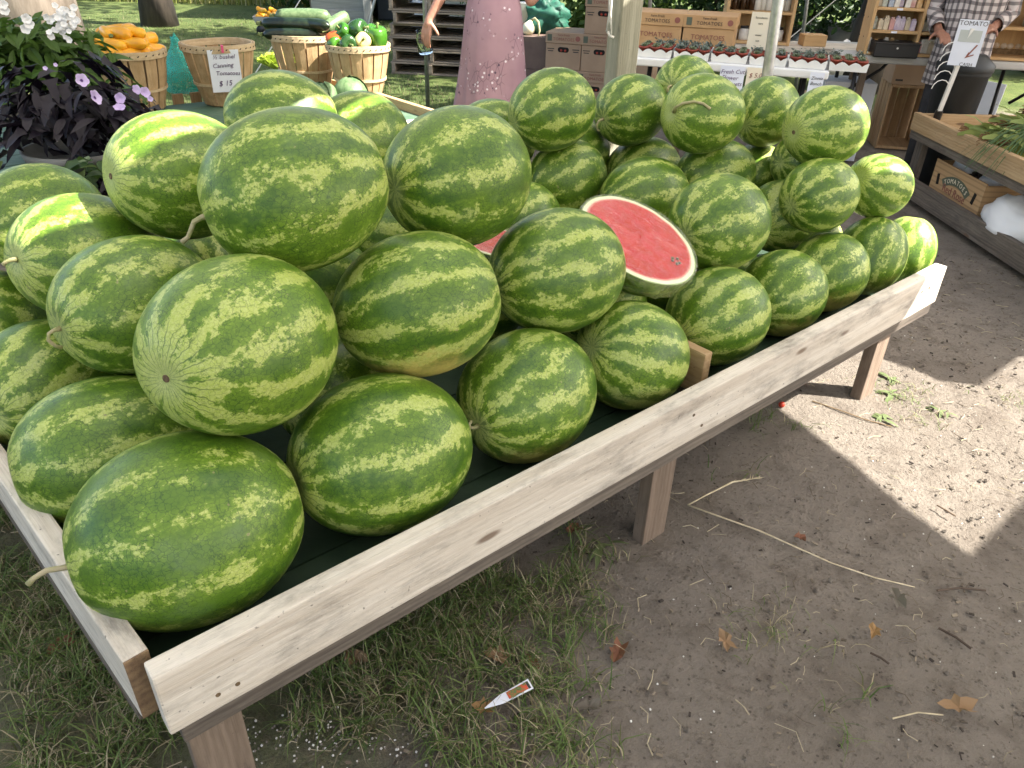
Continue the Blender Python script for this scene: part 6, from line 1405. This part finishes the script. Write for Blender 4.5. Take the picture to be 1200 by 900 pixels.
# far red barn, white trailer, garden cart, stone wall
def far_things():
    o = thing('red_barn', 'long red farm building far across the field', 'building', (-14.5, 30, 0), R(10)); rm = wood('red_boards', (.42, .05, .045), (.34, .04, .035), knots=False)
    for k in range(10): b = MB(); b.box((0, 0, 0), (9, .05, .34)); b.build('wall_board', rm, o, loc=(0, .02 * (k % 2), .17 + k * .34))
    b = MB(); b.box((0, 2.5, 1.7), (8.9, 4.8, 3.3)); b.build('wall', rm, o)
    for x in (-3, -1, 1.2, 3.2): w_ = MB(); w_.box((x, -.04, 1.7), (.9, .06, 1.2)); wi = w_.build('window', M['white_paint'], o); g = MB(); g.box((x, -.075, 1.7), (.7, .03, 1.0)); g.build('pane', M['dark_hole'], wi)
    b = MB(); b.add([(-4.8, -.5, 3.3), (4.8, -.5, 3.3), (4.8, 2.5, 5.2), (-4.8, 2.5, 5.2), (4.8, 5.5, 3.3), (-4.8, 5.5, 3.3)], [(0, 1, 2, 3), (3, 2, 4, 5)]); b.build('roof', mat('grey_roof', (.30, .29, .28), rough=.7), o)
    o = thing('white_trailer', 'white farm trailer parked in front of the red building', 'trailer', (-10.4, 22.5, 0), R(4)); b = MB(); b.box((0, 0, .95), (3.0, 1.4, .8)); b.build('body', M['white_paint'], o, bev=.03)
    for x in (-.9, .9):
        for yy in (-.72, .72): w_ = MB(); w_.lathe([(1e-5, -.08), (.3, -.08), (.34, -.04), (.34, .04), (.3, .08), (1e-5, .08)], 20, Matrix.Translation((x, yy, .34)) @ Matrix.Rotation(R(90), 4, 'X')); w_.build('wheel', M['black'], o, smooth=True)
    b = MB(); b.tube([(-1.5, 0, .55), (-2.4, 0, .45)], .05, 8); b.build('drawbar', M['black'], o)
    q = hit(318, 40, 0); q = Vector((q.x, q.y, 0)); o = thing('garden_cart', 'grey garden cart heaped with orange squash on the lawn', 'cart', q, R(10)); o.scale = (.42,) * 3
    b = MB(); b.add([(-.4, -.25, .30), (.4, -.25, .30), (.4, .25, .30), (-.4, .25, .30), (-.5, -.32, .55), (.5, -.32, .55), (.5, .32, .55), (-.5, .32, .55)], [(3, 2, 1, 0), (0, 1, 5, 4), (1, 2, 6, 5), (2, 3, 7, 6), (3, 0, 4, 7)]); b.build('tray', M['grey_plastic'], o)
    for s in (-1, 1):
        for x in (-.28, .28): w_ = MB(); w_.lathe([(1e-5, -.03), (.13, -.03), (.15, 0), (.13, .03), (1e-5, .03)], 18, Matrix.Translation((x, s * .26, .15)) @ Matrix.Rotation(R(90), 4, 'X')); w_.build('wheel', M['black'], o, smooth=True)
    b = MB(); b.tube([(.5, 0, .36), (.85, 0, .55), (1.0, 0, .75)], .02, 8); b.build('handle', M['black'], o)
    r3 = random.Random(15)
    for i in range(12): long_veg('orange_squash', 'orange squash heaped on the grey garden cart', 'squash', 'orange squash on the garden cart', q + Vector((r3.uniform(-.14, .14), r3.uniform(-.08, .08), .22 + .04 * (i % 3))), (r3.uniform(-1, 1), r3.uniform(-1, 1), r3.uniform(-.2, .2)), .12, .03, M['squash'], .05, .8)
    # low dry stone wall along the field
    o = thing('field_wall', 'low pale dry stone wall along the edge of the field', 'wall', (-6.5, 25, 0), 0); r4 = random.Random(8)
    for row in range(3):
        for i in range(34): b = MB(); b.box((0, 0, 0), (.46 + r4.uniform(-.06, .04), .4, .22)); b.build('stone', stm, o, loc=(-8.3 + i * .5 + (.25 if row % 2 else 0), r4.uniform(-.04, .04), .11 + row * .225), rot=(0, 0, r4.uniform(-.05, .05)), bev=.03)
far_things()

# ------------------------------------------------------------------ grass and litter
def blades(name, label, pts, cols, wmul=1.0):
    """pts: list of (base, azimuth, length, lean, width, colour index)"""
    vs, fs, cc = [], [], []
    for (p, az, L, lean, w_, ci) in pts:
        d = Vector((math.cos(az), math.sin(az), 0)); s = Vector((-d.y, d.x, 0)) * w_ * .5; o = len(vs); n = 3
        for k in range(n + 1):
            t = k / n; h = L * (t * math.cos(lean * t)); r = L * math.sin(lean * t) * t * 1.0; q = p + d * r + Vector((0, 0, h)); ww = (1 - t ** 1.6)
            if k == n: vs.append(q)
            else: vs += [q - s * ww, q + s * ww]
        fs += [(o, o + 1, o + 3, o + 2), (o + 2, o + 3, o + 5, o + 4), (o + 4, o + 5, o + 6)]; cc += [cols[ci]] * 7
    me = bpy.data.meshes.new(name); me.from_pydata(vs, [], fs); ca = me.color_attributes.new('tint', 'FLOAT_COLOR', 'POINT'); ca.data.foreach_set('color', [x for c in cc for x in (*c, 1)])
    t = NT(name); at = t.n('ShaderNodeAttribute', {'attribute_name': 'tint'}); t.P(Base_Color=at.outputs['Color'], Roughness=.6); t.p.inputs['Specular IOR Level'].default_value = .25
    tr = t.n('ShaderNodeBsdfTranslucent'); t.t.links.new(at.outputs['Color'], tr.inputs[0]); mx = t.n('ShaderNodeMixShader', None, i0=.3, i1=t.p.outputs[0], i2=tr.outputs[0]); t.t.links.new(mx.outputs[0], t.out.inputs[0])
    me.materials.append(t.m); return tag(link(name, me), label, 'grass', None, 'stuff')
GC = [(.075, .125, .035), (.12, .18, .05), (.18, .235, .08), (.26, .22, .13), (.40, .35, .23), (.11, .115, .05)]
def near_grass():
    rs = random.Random(101); pts = []
    for _ in range(13000):
        x, y = rs.uniform(-1.9, .95), rs.uniform(.28, 2.2)
        nz = mnoise.noise(Vector((x * 3.1, y * 3.1, 5))) + .6 * mnoise.noise(Vector((x * 8, y * 8, 1)))
        lim = .16 + .10 * mnoise.noise(Vector((y * 2.5, 0, 2)))
        dens = 1.0 if x < lim - .22 else max(0, (lim + .12 - x) / .34)
        if x > .45: dens = .03
        if nz < -.22 + .6 * (1 - dens) or rs.random() > dens * 1.2: continue
        base = Vector((x, y, -.006)); dry = rs.random(); k = rs.randint(5, 11)
        for _ in range(k):
            ci = rs.choice((3, 4, 5, 4)) if rs.random() < (.30 if dry < .6 else .75) else rs.choice((0, 1, 1, 2))
            L = rs.uniform(.03, .105) * (1.0 if ci < 3 else .8); pts.append((base + Vector((rs.gauss(0, .012), rs.gauss(0, .012), 0)), rs.uniform(0, 6.28), L, rs.uniform(.5, 1.9), rs.uniform(.0018, .0040), ci))
    blades('meadow_grass', 'worn green and straw coloured grass in front of the melon table', pts, GC)
    pts = []
    for (cx_, cy_) in ((1.22, 1.02), (1.30, 1.12), (1.16, .90), (.62, 1.24), (.60, 1.18), (1.34, .72), (1.28, 2.32), (1.34, 2.24), (1.42, 2.28), (1.38, 2.10), (1.75, 2.25), (1.5, 1.0), (1.45, .8)):
        for _ in range(46):
            ci = rs.choice((3, 4, 5, 1, 2)); pts.append((Vector((cx_ + rs.gauss(0, .05), cy_ + rs.gauss(0, .04), -.006)), rs.uniform(0, 6.28), rs.uniform(.02, .06), rs.uniform(.9, 2.2), rs.uniform(.0014, .003), ci))
    blades('sparse_grass', 'sparse dry grass wisps on the dirt lane', pts, GC)
    pts = []
    for _ in range(15000):
        y = 2.6 + 11.5 * rs.random() ** 1.3; x = rs.uniform(-.62, .12) * y - .2
        if mnoise.noise(Vector((x * .9, y * .9, 4))) < -.25: continue
        for _ in range(3): ci = rs.choice((0, 0, 1, 1, 2, 5, 3)); pts.append((Vector((x + rs.gauss(0, .03), y + rs.gauss(0, .03), -.01)), rs.uniform(0, 6.28), rs.uniform(.03, .07), rs.uniform(.3, 1.3), rs.uniform(.004, .008), ci))
    blades('lawn_grass', 'shaded mown lawn behind the tables', pts, GC)
    pts = []; TG = [(.28, .30, .08), (.36, .36, .12), (.22, .27, .06), (.45, .42, .20)]
    for _ in range(9000):
        y = rs.uniform(15.5, 21); x = -.62 * y + rs.uniform(0, .42) * y
        pts.append((Vector((x, y, 0)), rs.uniform(0, 6.28), rs.uniform(.5, 1.0), rs.uniform(.1, .7), rs.uniform(.015, .03), rs.randint(0, 3)))
    blades('tall_grass', 'band of tall pale yellow grass at the edge of the field', pts, TG)
near_grass()
M['weed'] = leaf_mat('weed_leaf', (.09, .13, .05), (.19, .23, .10), .6, .15)
def litter():
    rs = random.Random(55); mb = MB()
    for _ in range(1500):
        x, y = rs.uniform(-1.5, 2.6), rs.uniform(.35, 3.6)
        a = rs.uniform(0, 6.28); L = rs.uniform(.012, .05) * (1.6 if rs.random() < .1 else 1); d = Vector((math.cos(a), math.sin(a), 0)); p = Vector((x, y, rs.uniform(-.004, .002))); b = Vector((-d.y, d.x, 0)) * rs.uniform(-.3, .3) * L
        mb.tube([p, p + d * L * .5 + b + Vector((0, 0, .002)), p + d * L], rs.uniform(.0006, .0013), 4, False)
    t = NT('straw_bits'); isl = t.n('ShaderNodeNewGeometry').outputs['Random Per Island']; t.P(Base_Color=t.mix(t.ss(isl, .3, .7), (.10, .075, .05), (.42, .36, .24)), Roughness=.8)
    tag(mb.build('straw_litter', t.m), 'scattered bits of straw and twig on the dirt', 'litter', None, 'stuff')
    kb = MB()
    for _ in range(5200):
        x, y = rs.uniform(-.3, 2.7), rs.uniform(.4, 3.6); s = .0022 + .0065 * rs.random() ** 3
        if mnoise.noise(Vector((x * 2.2, y * 2.2, 8))) < -.05 and s < .006: continue
        j = lambda: rs.uniform(.7, 1.3); z = -.008 + s * .2
        kb.add([(x + s * j(), y, z), (x, y + s * j(), z), (x - s * j(), y, z), (x, y - s * j(), z), (x + s * .3, y, z + s * .75 * j()), (x, y, z - s)], [(0, 1, 4), (1, 2, 4), (2, 3, 4), (3, 0, 4), (1, 0, 5), (2, 1, 5), (3, 2, 5), (0, 3, 5)])
    tag(kb.build('soil_crumbs', M['ground']), 'crumbs and clods of dry soil on the trodden lane', 'soil', None, 'stuff')
    cb = MB()
    for _ in range(3600):
        x, y = rs.uniform(-.3, 2.7), rs.uniform(.4, 3.7); L = rs.uniform(.003, .014); w_ = L * rs.uniform(.15, .5); cb.box((x, y, rs.uniform(-.006, .001)), (L, w_, w_ * .6), Euler((rs.uniform(-.4, .4), rs.uniform(-.4, .4), rs.uniform(0, 6.28))))
    t = NT('bark_chips'); isl = t.n('ShaderNodeNewGeometry').outputs['Random Per Island']; t.P(Base_Color=t.mix(t.ss(isl, .25, .9), (.035, .026, .02), (.22, .18, .13)), Roughness=.9)
    tag(cb.build('bark_chips', t.m), 'tiny dark chips of bark and soil strewn over the dirt lane', 'litter', None, 'stuff')
    pb = MB()
    for _ in range(900):
        x, y = rs.uniform(-1.0, 2.2), rs.uniform(.4, 2.8); s = rs.uniform(.0012, .0035); pb.box((x, y, -.003), (s, s * rs.uniform(.7, 1.3), s), Euler((rs.random() * 3, rs.random() * 3, rs.random() * 3)))
    for _ in range(190):
        q_ = hit(*rs.choice(((335, 855), (365, 868), (430, 872), (305, 880), (390, 850))), 0); x, y = rs.gauss(q_.x, .06), rs.gauss(q_.y, .03); s = rs.uniform(.0018, .0036); pb.box((x, y, -.001), (s, s, s), Euler((rs.random() * 3, rs.random() * 3, 0)))
    t = NT('white_grit'); isl = t.n('ShaderNodeNewGeometry').outputs['Random Per Island']; t.P(Base_Color=t.mix(t.ss(isl, .4, .6), (.22, .19, .16), (.66, .64, .60)), Roughness=.8)
    tag(pb.build('grit', t.m), 'white and grey grit specks on the dirt and grass', 'grit', None, 'stuff')
    # pieces of soil caught at the tray corner
    # long dry grass stalk with a seed head
    w1 = [hit(u, v, .004) for u, v in ((806, 592), (845, 606), (890, 622), (930, 640), (975, 660), (1025, 677), (1072, 688))]; w0 = [hit(u, v, .004) for u, v in ((806, 592), (828, 580), (858, 565), (890, 560))]
    b = MB(); b.tube(w1, [.0026, .0024, .0024, .0022, .002, .0018, .0014], 6); b.tube(w0, [.0022, .002, .003, .0008], 6); m_ = mat('dry_stalk', (.60, .52, .36), (.48, .40, .26), 40, .7); o = b.build('grass_stalk', m_, None, smooth=True); tag(o, 'long bent dry grass stalk with a seed head on the dirt', 'stalk')
    s = MB(); r_ = random.Random(3); d = (w0[3] - w0[2]).normalized()
    for i in range(26): q = w0[2].lerp(w0[3], i / 26); e = (d + Vector((r_.gauss(0, .35), r_.gauss(0, .35), abs(r_.gauss(0, .2))))).normalized(); s.tube([q, q + e * .018], [.0016, .0003], 4)
    s.build('seed_head', m_, o)
    for lab, w_, r2, c in (('brown twig on the dirt by the seed stalk end', ((1098, 692), (1125, 690), (1155, 692)), .0028, (.10, .07, .05)), ('short dark stick lying on the bare dirt', ((1100, 736), (1120, 748), (1138, 760)), .003, (.08, .055, .04)), ('small dark stick in the middle of the dirt lane', ((1020, 765), (1032, 772), (1042, 778)), .0026, (.08, .055, .04)), ('pale straw stem beside the dead leaf', ((1046, 842), (1075, 836), (1105, 838)), .0018, (.5, .42, .28)), ('thin pale straw on the bare dirt', ((862, 820), (872, 830), (878, 838)), .0016, (.45, .38, .26)), ('thin vine stem lying in the sun patch', ((952, 470), (985, 482), (1015, 492), (1045, 500)), .0022, (.22, .15, .08)), ('short twig casting a shadow in the sun patch', ((1098, 592), (1110, 600), (1120, 605)), .0024, (.12, .08, .05))):
        b = MB(); b.tube([hit(u, v, .003) + Vector((0, 0, .003 * (i == 1))) for i, (u, v) in enumerate(w_)], r2, 6); tag(b.build('twig', mat('twig_bark', c, tuple(x * .7 for x in c), 40, .85)), lab, 'twig')
    # dead leaves
    lm = [leaf_mat('dead_leaf_%s' % n_, c1, c2, .8, .1, 20) for n_, c1, c2 in (('tan', (.34, .22, .12), (.26, .16, .09)), ('rust', (.22, .09, .05), (.16, .07, .04)), ('grey', (.17, .15, .12), (.13, .11, .09)), ('orange', (.36, .22, .09), (.28, .16, .07)))]
    for i, (u, v, s, k, lab) in enumerate([(1124, 832, .055, 0, 'curled tan dead leaf at the lane edge'), (1024, 742, .035, 3, 'small orange brown leaf scrap on the dirt'), (850, 753, .04, 0, 'tan dead leaf beside a grass wisp'), (725, 765, .045, 1, 'rusty oak leaf at the grass edge'), (584, 772, .05, 0, 'tan dead leaf in the grass'), (415, 775, .05, 0, 'upright brown dead leaf near the front board'), (672, 622, .04, 1, 'rusty leaf below the front board'), (75, 757, .05, 1, 'brown dead leaf under the side board'), (568, 832, .04, 3, 'orange leaf scrap by the plant tag'), (1050, 703, .045, 2, 'grey withered leaf near the stalk tip'), (620, 780, .04, 1, 'rust brown leaf among dry grass'), (690, 830, .04, 2, 'grey green leaf lying by the plant tag'), (936, 632, .035, 1, 'dark reddish leaf at the shadow edge')]):
        p = hit(u, v, .006); r_ = random.Random(i); b = MB(); n = 14; vs = [(0, 0, .004)]
        for j in range(n): q = 2 * math.pi * j / n; rr = s * .72 * (.55 + .45 * abs(math.cos(2.5 * q)) + r_.uniform(-.1, .1)) * (.62 if abs(math.sin(q)) > .6 else 1); vs.append((rr * math.cos(q), rr * math.sin(q), r_.uniform(.0, .014) + .2 * s * abs(math.sin(q))))
        b.add(vs, [(0, 1 + j, 1 + (j + 1) % n) for j in range(n)]); tag(b.build('dead_leaf', lm[k], None, loc=p, rot=(r_.uniform(-.2, .2), r_.uniform(-.2, .2), r_.uniform(0, 6)), smooth=False), lab, 'leaf')
    # plant tag
    a = hit(568, 830, .030); bb = hit(622, 801, .034); d = bb - a; o = thing('plant_tag', 'white plastic plant tag with a red flower picture lying in the grass', 'plant tag', a, 0); Mx = frame(d, (0, -.25, 1)).to_4x4(); Mx.translation = a; L = d.length
    b = MB(); b.add([(0, -.001, 0), (0, .001, 0), (L * .36, -.0095, 0), (L * .36, .0095, 0), (L, -.0115, 0), (L, .0115, 0)] + [(0, -.001, -.001), (0, .001, -.001), (L * .36, -.0095, -.001), (L * .36, .0095, -.001), (L, -.0115, -.001), (L, .0115, -.001)], [(0, 2, 3, 1), (2, 4, 5, 3), (6, 7, 9, 8), (8, 9, 11, 10), (4, 10, 11, 5), (0, 6, 8, 2), (2, 8, 10, 4), (1, 3, 9, 7), (3, 5, 11, 9)]); b.build('label_strip', M['paper'], o, M=Mx)
    b = MB(); b.box((L * .70, 0, .0006), (L * .42, .015, .0006)); b.build('picture', mat('tag_picture', (.55, .07, .03), (.10, .16, .05), 130, .5), o, M=Mx); b = MB(); b.box((L * .94, 0, .0006), (L * .05, .016, .0006)); b.build('picture_border', M['ink_dark'], o, M=Mx)
    # cherry tomatoes
    for u, v, lab in ((916, 474, 'red cherry tomato on the sunny dirt'), (941, 446, 'cherry tomato in the shade of the table leg')):
        p = hit(u, v, .010); b = MB(); ball(b, (0, 0, 0), .011); tag(b.build('cherry_tomato', mat('cherry_red', (.55, .05, .02), (.45, .04, .02), 20, .3), None, loc=p, smooth=True), lab, 'tomato')
    # green weeds by the far leg
    for i, (u, v, lab) in enumerate([(1040, 445, 'flat leafy weed beside the far table leg'), (1045, 462, 'broad leaved weed in the sun by the table leg'), (1032, 490, 'small yellow green weed in the sun'), (1105, 482, 'tiny weed seedling on the sunlit dirt'), (705, 640, 'green grass shoot under the front board'), (545, 690, 'clover like weed near the front rail')]):
        p = hit(u, v, .0); r_ = random.Random(40 + i); o = thing('weed', lab, 'weed', p); lf = leaf_mesh('leaf', .045 if i < 4 else .07, .013, 0, .2, .35); lf.materials.append(M['weed'])
        for j in range(10 if i < 3 else 6): link('leaf', lf, None, o, loc=(r_.gauss(0, .012), r_.gauss(0, .012), .004), rot=(0, -r_.uniform(.0, .3 if i < 4 else 1.1), j * 1.9 + r_.random())).scale = (r_.uniform(.5, 1.3),) * 3
litter()
